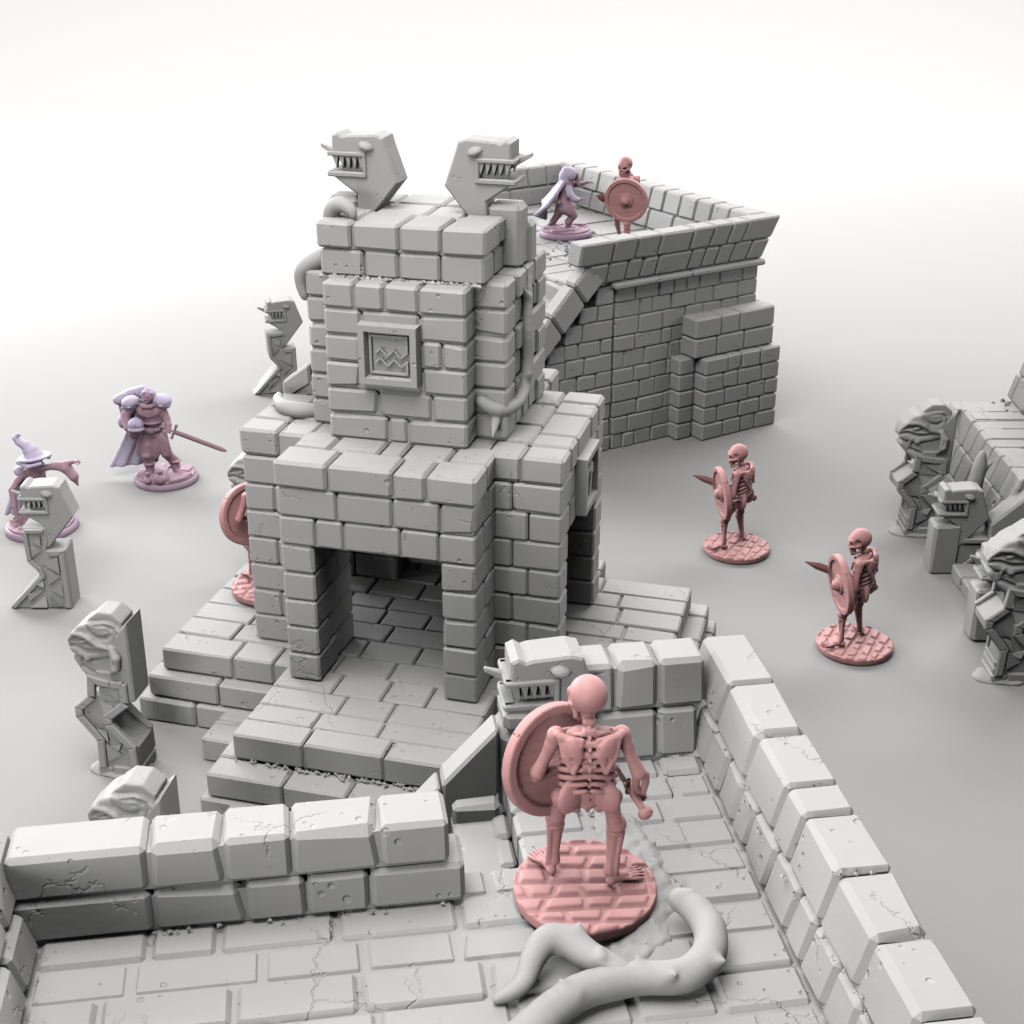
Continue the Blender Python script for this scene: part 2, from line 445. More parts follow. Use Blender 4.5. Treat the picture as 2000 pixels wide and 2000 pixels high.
# ------------------------------------------------------------------ carved serpents
SN_HEAD = [(.49, 1.79), (.434, 1.815), (.385, 1.783), (.33, 1.797), (.06, 1.812), (-.03, 1.785), (-.058, 1.69), (-.17, 1.37), (.20, .915), (.27, .915), (.245, 1.235), (.395, 1.335), (.49, 1.405), (.49, 1.452), (.172, 1.452), (.172, 1.605), (.49, 1.605)]
SN_BODY = [(.86, 0), (0, 0), (.0, .87), (.03, .885), (.24, .885), (.2, 1.0), (.2, 1.2), (.54, 1.2), (.52, .75), (.345, .56)]
def serpent_head(X, attach, mat=None, pol=None):
    """X maps (forward, sideways, up); attach(mb, name) links the mesh under its thing"""
    mat = mat or STATUE; mb = MB()
    prism(mb, pol or SN_HEAD, -.165, .165, .018, X)
    box(mb, X, .165, .42, -.095, .095, 1.44, 1.615)
    block(mb, X, .45, .54, -.175, .175, 1.60, 1.645, .012); block(mb, X, .45, .545, -.175, .175, 1.405, 1.455, .012)
    for sd in (-1, 1):
        m = (lambda s, t, z: X(s, t*sd, z))
        block(mb, m, .14, .535, .12, .19, 1.60, 1.645, .012); block(mb, m, .14, .54, .12, .19, 1.405, 1.455, .012)
        block(mb, m, .14, .182, .12, .188, 1.44, 1.615, .012)
        for q in ((.40, 1.742), ):
            prism(mb, [(q[0]+.018, q[1]+.02), (q[0]+.004, q[1]-.026), (q[0]-.016, q[1]+.016)], .146, .155, .002, m)
    hd = attach(mb, 'serpent_head', mat)
    for sd in (-1, 1):
        m = (lambda s, t, z: X(s, t*sd, z))
        e = MB(); ball(e, (.135, .155, 1.680), .046, m, 16, (1, .8, .85)); sub(e, 'eye', hd, mat, True)
        e = MB(); ball(e, (.138, .140, 1.702), .084, m, 20, (1.0, 1.0, .60), 'up', Matrix.Rotation(R(-16), 3, 'Y') @ Matrix.Rotation(R(-14), 3, 'X')); sub(e, 'eyelid', hd, mat)
        tm = MB()
        for q in range(5):
            a = .490-q*.064
            prism(tm, [(a, 1.606), (a-.062, 1.606), (a-.044, 1.482)], .10, .168, .004, m)
        sub(tm, 'teeth', hd, mat)
    tg = MB(); hexa(tg, {(i, j, k): X((.40, .66)[i], ((-.05, .05), (-.018, .018))[i][j], ((1.50, 1.60), (1.655, 1.69))[i][k]) for i in (0, 1) for j in (0, 1) for k in (0, 1)}, .012)
    sub(tg, 'tongue', hd, mat)
    return hd

# ------------------------------------------------------------------ the shrine temple
def make_temple():
    r = random.Random(11)
    TC = (-.963, 15.283)
    T = frame(TC, -15)
    root = empty('shrine_temple', (*TC, 0), 0, 'tall grey brick shrine with doorways on its sides and two serpent heads on its roof', 'temple')
    rot = lambda q: (lambda u, n, z: T(*((u, n), (-n, u), (-u, -n), (n, -u))[q], z))   # q=0 front, 1 right, 2 back, 3 left
    # stepped base
    b = MB()
    k = dict(r=r, bev=.024, g=.009, chip=.12)
    for (u0, u1, n0, n1, z0, z1) in ((-3.1, 3.25, -1.75, 1.9, 0, .31), (-2.98, 3.16, -1.70, 1.75, .31, .61),
                                     (-1.5, 1.5, -3.40, 3.3, 0, .31), (-1.42, 1.42, -3.36, 2.9, .31, .61), (-2.0, -1.45, -2.35, -1.6, 0, .31), (-1.15, 1.2, -3.72, -3.3, 0, .30)):
        ring(b, T, u0, u1, n0, n1, (z0, z1), dep=.34, lens=(.55, .95), **k)
    # top course and floor: one sheet of pavers, front arm, left arm, right arm, hall
    zf = .92; kk = dict(r=r, bev=.022, g=.012, chip=.10, rows=(.33, .42), lens=(.5, .95))
    pave(b, T, -1.24, 1.24, -3.05, -1.56, .61, zf, **kk)
    pave(b, T, -2.84, 2.95, -1.56, 1.55, .61, zf, **kk)
    pave(b, T, -1.24, 1.24, 1.55, 3.05, .61, zf, **kk)
    box(b, T, -1.15, 1.15, -2.95, 2.95, .5, zf-.05); box(b, T, -2.75, 2.85, -1.5, 1.5, .5, zf-.052)
    rubble(b, T, [(-1.2, -3.08, .63), (1.2, -3.08, .63)], 90, .02, .03, r)
    rubble(b, T, [(-1.25, -3.06, .63), (-1.25, -1.8, .63)], 16, .02, .025, r)
    part(b, 'stepped_base', root)
    # walls of the cross-shaped body
    zs = [zf+.331*i for i in range(9)]; zs[-1] = 3.25
    for q in range(4):
        w = MB(); m = rot(q); th = .36
        zz = [zf+(3.25-zf)*i/7 for i in range(8)]
        wl = dict(r=r, bev=.024, g=.009, chip=.12, out=.014, core=.035)
        for i, (z0, z1) in enumerate(zip(zz[:-1], zz[1:])):
            th = .36 if i % 2 else .54
            if i < 5 and q == 2: run(w, m, -1.1, 1.1, -1.83, -1.83+th, z0, z1, lens=(.4, .6), **wl)
            elif i < 5:
                for s0, s1 in ((-1.1, -.71), (.71, 1.1)): run(w, m, s0, s1, -1.83, -1.83+th, z0, z1, seams=[s0, s1], **wl)
            else:
                run(w, m, -1.1, 1.1, -1.83, -1.83+th, z0, z1, seams=([-1.1, -.68, -.36, .28, .7, 1.1] if i == 5 else [-1.1, -.42, .2, .72, 1.1]), **wl)
            for s0, s1 in ((-1.1, -.74), (.74, 1.1)): runN(w, m, -1.83+th, -.72, s0, s1, z0, z1, lens=(.3, .6), **wl)
        part(w, 'wall', root)
    # roof: deep top course on each arm
    rf = MB(); z0, z1 = 3.25, 3.57
    kr = dict(r=r, bev=.034, g=.010, chip=.1, out=.008)
    for q in range(4):
        m = rot(q)
        if q in (0, 2):
            run(rf, m, -1.12, 1.12, -1.85, -1.40, z0, z1, seams=[-1.12, -.5, .22, .58, 1.12], **kr)
            run(rf, m, -1.11, 1.11, -1.39, -.92, z0, z1-.008, seams=[-1.11, -.66, -.1, .16, .66, 1.11], **kr)
        else:
            run(rf, m, -1.09, 1.09, -1.85, -1.39, z0, z1, seams=[-1.09, -.72, -.38, .3, .7, 1.09], **kr)
            run(rf, m, -1.09, 1.09, -1.38, -1.0, z0, z1-.012, seams=[-1.09, -.66, -.1, .6, 1.09], **kr)
    box(rf, T, -1.0, 1.0, -1.0, 1.0, 3.28, 3.54); box(rf, T, -1.06, 1.06, -1.5, 1.5, 3.27, 3.50); box(rf, T, -1.5, 1.5, -1.04, 1.04, 3.265, 3.495)
    part(rf, 'roof', root)
    # tower
    t = MB(); kt = dict(r=r, bev=.03, g=.009, chip=.12, out=.016)
    Z = [3.55, 3.86, 4.17, 4.49, 4.80, 5.05, 5.30]
    Z = [3.55+(5.29-3.55)*i/6 for i in range(7)]
    S = [[-.79, -.1, .12, .79], [-.79, -.2, .4, .79], [-.79, -.38, .3, .79], [-.79, -.38, .3, .52, .79], [-.79, -.36, .28, .79], [-.79, -.43, -.1, .28, .79]]
    for i in range(6):
        run(t, T, -.79, .79, -1.04, -.5, Z[i], Z[i+1], seams=S[i], core=.035, **kt)
        run(t, T, -.79, .79, .5, 1.04, Z[i], Z[i+1], core=.05, lens=(.3, .5), **kt)
        for sd in (-1, 1):
            m = lambda u, n, z: T(u*sd, n, z)
            run(t, m, .70, 1.13, -.67, -.30, Z[i], Z[i+1], seams=[.70, 1.13], core=.035, **kt)
            runN(t, m, -.26, .70, .74, 1.11+(.03 if i % 2 else 0), Z[i], Z[i+1], lens=(.22, .42), core=.035, **kt)
            run(t, m, .70, 1.15, .62, .98, Z[i], Z[i+1], seams=[.70, 1.15], core=.035, **kt)
    box(t, T, -.73, .73, -.96, .9, 3.5, 5.24); box(t, T, -1.0, 1.0, -.60, .6, 3.5, 5.235); box(t, T, -1.03, 1.03, -.55, .9, 3.5, 5.23)
    rubble(t, T, [(-.9, -.82, 5.285), (.86, -.82, 5.285)], 80, .025, .035, r); rubble(t, T, [(-.76, -1.0, 4.14), (-.35, -1.0, 4.14)], 8, .01, .025, r)
    part(t, 'tower', root)
    # cap with two deep courses
    c = MB(); kc = dict(r=r, bev=.03, g=.009, chip=.15, out=.014)
    run(c, T, -.90, .92, -.78, -.4, 5.27, 5.57, seams=[-.90, -.40, -.02, .44, .92], **kc)
    run(c, T, -.92, .94, -.80, -.22, 5.57, 5.86, seams=[-.92, -.52, .0, .46, .94], **kc)
    run(c, T, -.92, .94, -.21, .34, 5.57, 5.84, seams=[-.92, -.5, .08, .5, .94], **kc); run(c, T, -.92, .94, .35, .85, 5.57, 5.85, seams=[-.92, -.42, .12, .55, .94], **kc)
    for sd in (-1, 1): runN(c, lambda u, n, z: T(u*sd, n, z), -.39, .83, .6, .91, 5.27, 5.57, lens=(.3, .5), **kc)
    run(c, T, -.6, .6, .5, .83, 5.27, 5.57, **kc)
    box(c, T, -.84, .84, -.7, .78, 5.2, 5.80)
    part(c, 'tower_cap', root)
    # carved panel with the toothed emblem on the tower front, another over the side doorway
    def panel(m, w, h, name, emb):
        p = MB(); d = .10; Q = [(-w, -h), (w, -h), (w, h), (-w, h)]; q2 = [(x*(1-.10/w), z*(1-.10/h)) for x, z in Q]
        for a in range(4):
            b = (a+1) % 4
            vs = [m(Q[a][0], .06, Q[a][1]), m(Q[b][0], .06, Q[b][1]), m(Q[b][0]*.97, -d, Q[b][1]*.97), m(Q[a][0]*.97, -d, Q[a][1]*.97),
                  m(q2[a][0]*1.1, -d, q2[a][1]*1.1), m(q2[b][0]*1.1, -d, q2[b][1]*1.1), m(q2[b][0], -.012, q2[b][1]), m(q2[a][0], -.012, q2[a][1])]
            p.add(vs, [(0, 1, 2, 3), (3, 2, 5, 4), (4, 5, 6, 7)])
        box(p, m, -w+.02, w-.02, -.012, .05, -h+.02, h-.02)
        o = part(p, name, root)
        e = MB(); X = lambda s, tt, z: m(s, -tt, z)
        if emb == 'teeth':
            a = .20; ln = lambda pts, w_=.028: strip(e, pts, w_, .008, .052, .005, X)
            ln([(a, .015), (a, a), (-a, a), (-a, -a), (a, -a), (a, -.06)])
            ln([(a, .03), (.135, -.03), (.06, .055), (-.015, -.02), (-.09, .065), (-.14, .01)], .022); ln([(a, -.075), (.135, -.125), (.06, -.05), (-.015, -.125), (-.09, -.04), (-.14, -.09)], .022)
            prism(e, [(a, .02), (.135, -.04), (.06, .045), (-.015, -.03), (-.09, .055), (-.15, .0), (-.15, -.07), (-.09, -.03), (-.015, -.115), (.06, -.04), (.135, -.115), (a, -.065)], -.03, .014, .002, X)
        else:
            prism(e, [(-.06, -.2), (.02, -.2), (.07, .03), (.12, .02), (.12, .14), (.0, .2), (-.12, .12), (-.12, .04), (-.04, .09), (.02, .06)], .02, .075, .006, X)
        sub(e, 'emblem', o)
    panel(lambda a, d, z: T(a-.04, -1.06+d, 4.56+z), .33, .33, 'relief_panel', 'teeth')
    panel(lambda a, d, z: rot(1)(a-.08, -1.86+d, 2.98+z), .34, .34, 'relief_panel', 'hook')
    # serpents: head on the cap, column down the side
    for sd in (-1, 1):
        X = lambda s, tt, z: T(sd*(.448+s*1.12), .14+tt*1.05, 4.595+z*1.12)
        serpent_head(X, lambda mb, n, mat: part(mb, n, root, mat))
        cm = MB(); block(cm, lambda u, n, z: T(sd*u, n, z), .72, 1.10, -.02, .32, 5.27, 5.95, .05)
        block(cm, lambda u, n, z: T(sd*u, n, z), .92, 1.14, .26, .55, 5.25, 5.72, .05)
        part(cm, 'serpent_neck', root, STATUE)
    # slab steps down the left roof
    s = MB(); m = lambda a, n, z: T(-a, n, z)
    for a0, a1, h0, h1 in ((1.12, 1.46, 4.22, 3.98), (1.48, 1.84, 3.96, 3.70)):
        hexa(s, {(i, j, k): m((a0, a1)[i], (.12, .42)[j], ((h0-.26, h0), (h1-.24, h1))[i][k]) for i in (0, 1) for j in (0, 1) for k in (0, 1)}, .03)
    block(s, m, 1.12, 1.8, .14, .40, 3.52, 3.74, .03)
    part(s, 'sloping_slab', root)
    # vines
    V = lambda pts: [T(*p) for p in pts]
    put(vine('vine', V([(-.88, -.52, 5.43), (-1.03, -.56, 5.37), (-1.17, -.58, 5.27), (-1.205, -.58, 5.12), (-1.17, -.58, 4.96)]), [.09, .09, .08, .06, .04], SMOOTH, None, h=.02), root)
    put(vine('vine', V([(-.86, -.50, 5.80), (-.82, -.52, 5.93), (-.71, -.55, 5.985), (-.60, -.58, 5.94), (-.56, -.60, 5.87)]), [.075, .08, .075, .055, .025], SMOOTH, None, h=.016), root)
    put(vine('vine', V([(-1.14, -.42, 3.60), (-1.32, -.52, 3.62), (-1.52, -.50, 3.63), (-1.68, -.34, 3.64), (-1.76, -.14, 3.63)]), [.07, .085, .08, .06, .04], SMOOTH, None, h=.02), root)
    th = [(T(1.16, .05, 4.95), T(1.14, -.10, 5.12), .05), (T(1.16, -.05, 4.05), T(1.3, -.22, 4.2), .05), (T(1.0, -.70, 3.78), T(1.02, -.9, 3.66), .06)]
    put(vine('vine', V([(1.10, .25, 5.25), (1.15, .08, 4.95), (1.17, .0, 4.6), (1.17, .02, 4.25), (1.17, -.12, 4.0), (1.16, -.42, 3.90), (1.02, -.66, 3.90), (.84, -.70, 4.0)]), [.035, .05, .055, .06, .065, .06, .075, .06], SMOOTH, None, th, h=.02), root)
    return root
make_temple()

# ------------------------------------------------------------------ ruined platform in the foreground
def flare(base, du, zf, zt, nn=0.0, un=0.0):
    """wall frame that leans outward with height: n grows by du"""
    return lambda u, n, z: base(u, n+du*(z-zf)/(zt-zf), z)
def make_near():
    r = random.Random(23); B = frame((0, 0), 8.7); zf = 2.77
    root = empty('ruined_platform', B(.5, 6.8, 0), 0, 'grey stone roof platform in the foreground with a low brick parapet and paved floor', 'ruin')
    f = MB(); kk = dict(r=r, bev=.032, g=.016, chip=.1, zj=.014)
    pave(f, B, -1.95, 2.9, 4.6, 8.06, zf-.3, zf, rows=(.30, .40), lens=(.45, .85), **kk)
    pave(f, B, 1.31, 2.9, 8.07, 9.2, zf-.3, zf, rows=(.26, .36), lens=(.4, .75), **kk)
    box(f, B, -1.98, 2.95, 4.5, 8.0, 2.2, zf-.035); box(f, B, 1.36, 2.95, 7.9, 9.2, 2.2, zf-.036)
    # broken patch of rubble in the paving
    rubble(f, B, [(1.75, 8.75, zf+.0), (2.15, 8.3, zf+.0), (2.2, 7.7, zf+.0), (1.95, 7.3, zf+.0)], 70, .06, .018, r)
    part(f, 'paved_floor', root)
    c = Clay((.6, 6.9, zf-.1), (2.0, 9.4, zf+.12), .016)
    for q in range(16):
        t = q/15; cx, cy = 1.85+.30*math.sin(t*3.1)+r.gauss(0, .03), 8.75-1.7*t
        c.ell(B(cx, cy, zf-.045), (.15+.07*r.random(), .16, .062), None, .04)
    c.rough(.008, 30, 3).rough(.005, 60, 8); put(c.build('rubble_patch', STONE, None), root)
    # stair well
    s = MB(); ks = dict(r=r, bev=.03, g=.012, chip=.1)
    for i in range(8):
        z = 2.47-.27*i; a = 1.30-.36*i if i else 1.30
        run(s, B, 1.30-.40*(i+1), 1.30-.40*i, 8.07, 9.14, z-.28, z, seams=[1.30-.40*(i+1), 1.30-.40*i], **ks)
    block(s, B, .92, 1.28, 8.98, 9.14, 2.3, 2.60, .03, r)
    runN(s, B, 8.07, 9.2, 1.20, 1.33, 2.2, 2.50, lens=(.25, .35), **ks)
    part(s, 'stairs', root)
    # balustrade slabs running down beside the stair
    bl = MB(); m = lambda a, n, z: B(a, n, z)
    def slab(u0, z0, u1, z1, th, n0=9.17, n1=9.44):
        hexa(bl, {(i, j, k): m((u0, u1)[i]-(.0, .0)[k], (n0, n1)[j], ((z0-th, z0), (z1-th, z1))[i][k]) for i in (0, 1) for j in (0, 1) for k in (0, 1)}, .03)
    slab(1.30, 3.17, .86, 2.70, .62); slab(.84, 2.68, .36, 2.16, .6); slab(.34, 2.14, -.16, 1.6, .6); slab(-.18, 1.58, -.68, 1.05, .6); slab(-.7, 1.03, -1.2, .5, .5)
    part(bl, 'balustrade', root)
    # parapets
    p = MB(); kp = dict(r=r, bev=.034, g=.009, chip=.3, out=.008, core=.04)
    m = flare(B, .06, zf, 3.4)
    run(p, m, -2.24, .87, 7.69, 8.06, zf, 3.08, seams=[-2.24, -1.2, -.6, -.2, .22, .87], **kp)
    run(p, m, -2.10, .77, 7.69, 8.08, 3.08, 3.41, seams=[-2.10, -1.2, -.72, -.28, .3, .77], **kp)
    rubble(p, B, [(-1.9, 7.67, 2.79), (.7, 7.67, 2.79)], 14, .01, .02, r)
    part(p, 'parapet', root)
    p = MB()                                                    # right parapet, leaning out
    m = lambda a, n, z: flare(lambda u, nn, zz: B(nn, u, zz), .19, zf, 3.5)(a, n, z)
    run(p, m, 4.6, 9.40, 2.87, 3.22, zf, 3.12, seams=[4.6, 5.0, 5.55, 6.0, 6.35, 6.75, 7.05, 7.5, 7.95, 8.25, 8.62, 9.0, 9.40], **kp)
    run(p, m, 4.6, 9.78, 2.87, 3.24, 3.12, 3.51, seams=[4.6, 5.0, 5.49, 6.12, 6.72, 7.32, 7.66, 8.29, 9.01, 9.78], **kp)
    rubble(p, B, [(2.9, 5.6, 3.05), (2.95, 6.0, 3.2), (2.93, 7.7, 3.05), (2.93, 8.3, 3.12), (2.9, 9.0, 3.2), (2.95, 9.1, 3.45)], 46, .018, .02, r)
    rubble(p, B, [(3.05, 6.72, 3.5), (3.3, 6.72, 3.5)], 12, .015, .022, r)
    part(p, 'parapet', root)
    p = MB(); m = flare(B, .17, zf, 3.5)                         # back right parapet
    run(p, m, 1.62, 2.90, 9.16, 9.5, zf, 3.17, seams=[1.62, 2.09, 2.57, 2.90], **kp)
    run(p, m, 1.66, 2.97, 9.16, 9.52, 3.17, 3.56, seams=[1.66, 1.97, 2.235, 2.585, 2.97], **kp)
    block(p, B, 1.32, 1.64, 9.17, 9.56, zf-.5, 3.1, .05, r); block(p, B, 1.34, 1.64, 9.15, 9.56, 3.12, 3.30, .05, r)
    part(p, 'parapet', root)
    p = MB(); m = lambda a, n, z: flare(lambda u, nn, zz: B(-nn, u, zz), .17, zf, 3.4)(a, n, z)   # left parapet
    run(p, m, 4.6, 7.68, 1.93, 2.28, zf, 3.08, lens=(.45, .65), **kp); run(p, m, 4.6, 8.12, 1.95, 2.30, 3.08, 3.42, lens=(.45, .65), **kp)
    part(p, 'parapet', root)
    # the tower it crowns
    wl = MB(); zz = [0]+[.37*i for i in range(1, 7)]+[2.55]
    kw = dict(r=r, bev=.03, g=.012, chip=.1, lens=(.35, .6))
    for z0, z1 in zip(zz[:-1], zz[1:]):
        runN(wl, B, 4.6, 9.3, 2.75, 3.05, z0, z1, **kw); run(wl, B, -2.1, 1.3, 7.72, 8.02, z0, z1, **kw)
        run(wl, B, 1.3, 3.03, 9.2, 9.45, z0, z1, **kw); runN(wl, B, 4.6, 7.9, -2.2, -1.9, z0, z1, **kw)
    box(wl, B, -2.1, 3.0, 9.15, 9.2, 0, .5)
    part(wl, 'wall', root)
    # serpent head ending the parapet
    X = lambda s, tt, z: B(1.93-s*1.08, 9.37+tt*1.05, 1.80+z*1.07)
    serpent_head(X, lambda mb, n, mat: part(mb, n, root, mat))
    return root
make_near()

# ------------------------------------------------------------------ tower ruin at the back
def make_far():
    r = random.Random(31); Fm = frame((4.617, 25.468), 32); zf = 3.0
    root = empty('ruined_tower', Fm(-2.6, 2.2, 0), 0, 'dark sided square brick tower ruin at the back with flared parapet and stepped corner buttress', 'tower')
    wl = MB(); kw = dict(r=r, bev=.018, g=.009, chip=.5, out=.03, core=.03)
    zz = [0, .27, .58, .86, 1.18, 1.45, 1.76, 2.03, 2.35, 2.62, 2.93]
    for z0, z1 in zip(zz[:-1], zz[1:]):
        run(wl, Fm, -3.73, -.62, -.52, -.2, z0, z1, lens=(.22, .58), **kw)
        run(wl, Fm, -5.1 if z1 < 2.0 else -5.1+(z1-2.0)*1.05, -3.75, -.50, -.2, z0, z1, lens=(.28, .5), **kw)
        runN(wl, Fm, -.2, 5.5, -.95, -.63, z0, z1, lens=(.35, .6), **kw)
        if z1 < 1.9: run(wl, Fm, -6.45+z1*.72, -5.12, -.50, -.2, z0, z1, lens=(.28, .5), **kw)
    for z0, z1 in zip(zz[:-1], zz[1:]):
        run(wl, Fm, -4.6, -.95, 5.2, 5.5, z0, z1, lens=(.5, .8), **kw); runN(wl, Fm, -.2, 5.2, -4.6, -4.3, z0, z1, lens=(.5, .8), **kw)
    part(wl, 'wall', root)
    bt = MB(); kb = dict(r=r, bev=.026, g=.009, chip=.15, out=.014, core=.04)
    for i in range(5):
        z0, z1 = .3*i, .3*(i+1)
        run(bt, Fm, -2.15, -.42, -1.03, -.5, z0, z1, lens=(.3, .55), **kb); run(bt, Fm, -2.52, -2.16, -.78, -.5, z0, z1, seams=[-2.52, -2.16], **kb)
        runN(bt, Fm, -.5, .2, -.95, -.42, z0, z1, lens=(.3, .5), **kb)
    for z0, z1 in ((1.5, 1.85), (1.85, 2.21)):
        run(bt, Fm, -2.30, -.5, -.90, -.5, z0, z1, lens=(.4, .65), **kb); runN(bt, Fm, -.5, .1, -.95, -.5, z0, z1, **kb)
    part(bt, 'buttress', root)
    co = MB(); kc = dict(r=r, bev=.03, g=.01, chip=.1)
    run(co, Fm, -3.85, -.58, -.66, -.3, 2.88, 3.0, seams=[-3.85, -2.2, -.58], **kc); runN(co, Fm, -.3, 5.5, -.95, -.52, 2.88, 3.0, lens=(1.2, 1.8), **kc)
    part(co, 'cornice', root)
    kp = dict(r=r, bev=.03, g=.010, chip=.12, out=.012, core=.04)
    p = MB(); m = lambda u, n, z: Fm(u, n-.2*(z-2.97)/.8+(0), z)
    sk = lambda u, n, z: m(u+.22*(z-2.97)/.8*min(1, max(0, (u+4.6)/4)), n, z)
    run(p, sk, -4.35, -.62, -.56, -.22, 3.0, 3.36, seams=[-4.35, -3.98, -3.6, -3.3, -2.98, -2.3, -2.0, -1.7, -1.38, -1.0, -.62], **kp)
    run(p, sk, -4.60, -.60, -.56, -.20, 3.36, 3.76, seams=[-4.60, -3.96, -3.5, -3.05, -2.4, -1.98, -1.6, -1.28, -.60], **kp)
    part(p, 'parapet', root)
    p = MB(); m = lambda a, n, z: Fm(n+.2*(z-2.97)/.8, a, z)
    run(p, m, -.5, 5.4, -.98, -.62, 3.0, 3.36, lens=(.5, .75), **kp); run(p, m, -.4, 5.6, -.98, -.62, 3.36, 3.76, lens=(.4, .6), **kp)
    part(p, 'parapet', root)
    p = MB(); m = lambda u, n, z: Fm(u, n+.18*(z-2.97)/.8, z)
    run(p, m, -3.2, -.9, 5.15, 5.5, 3.0, 3.36, lens=(.7, 1.), **kp); run(p, m, -3.2, -.9, 5.15, 5.5, 3.36, 3.76, seams=[-3.2, -2.75, -2.25, -1.75, -1.3, -.9], **kp)
    part(p, 'parapet', root)
    for a in ((-4.65, -4.25, 3.2, 3.7, 3.0, 3.45), (-4.6, -4.2, 3.75, 4.5, 3.0, 3.6), (-4.4, -4.05, 2.2, 2.62, 3.0, 3.34), (-4.75, -4.42, 2.15, 2.6, 3.0, 3.36)):
        p = MB(); block(p, Fm, *a, .04, r); part(p, 'broken_block', root)
    f = MB(); pave(f, Fm, -4.5, -.9, -.25, 5.2, zf-.25, zf, rows=(.35, .5), lens=(.5, .9), r=r, bev=.025, g=.014, zj=.03)
    for q in range(3): block(f, Fm, -4.9-.3*q, -4.4-.3*q, -.2, .9, zf-.62-.25*q, zf-.32-.25*q, .03, r)
    box(f, Fm, -4.3, -.95, -.2, 5.2, 2.4, zf-.04)
    rubble(f, Fm, [(-3.6, .5, zf), (-3.2, 1.6, zf), (-2.6, 2.2, zf)], 60, .25, .05, r)
    part(f, 'paved_floor', root)
    bl = MB()
    def slab(u0, z0, u1, z1, th, n0=-.62, n1=-.30):
        hexa(bl, {(i, j, k): Fm((u0, u1)[i]+(.26, 0)[k], (n0, n1)[j], ((z0-th, z0), (z1-th, z1))[i][k]) for i in (0, 1) for j in (0, 1) for k in (0, 1)}, .04)
    slab(-4.30, 3.42, -4.64, 3.08, .36); slab(-4.66, 3.06, -5.08, 2.62, .36); slab(-5.10, 2.60, -5.5, 2.18, .36); slab(-5.52, 2.16, -6.0, 1.66, .36); slab(-6.02, 1.64, -6.5, 1.14, .36)
    part(bl, 'balustrade', root)
    return root
make_far()

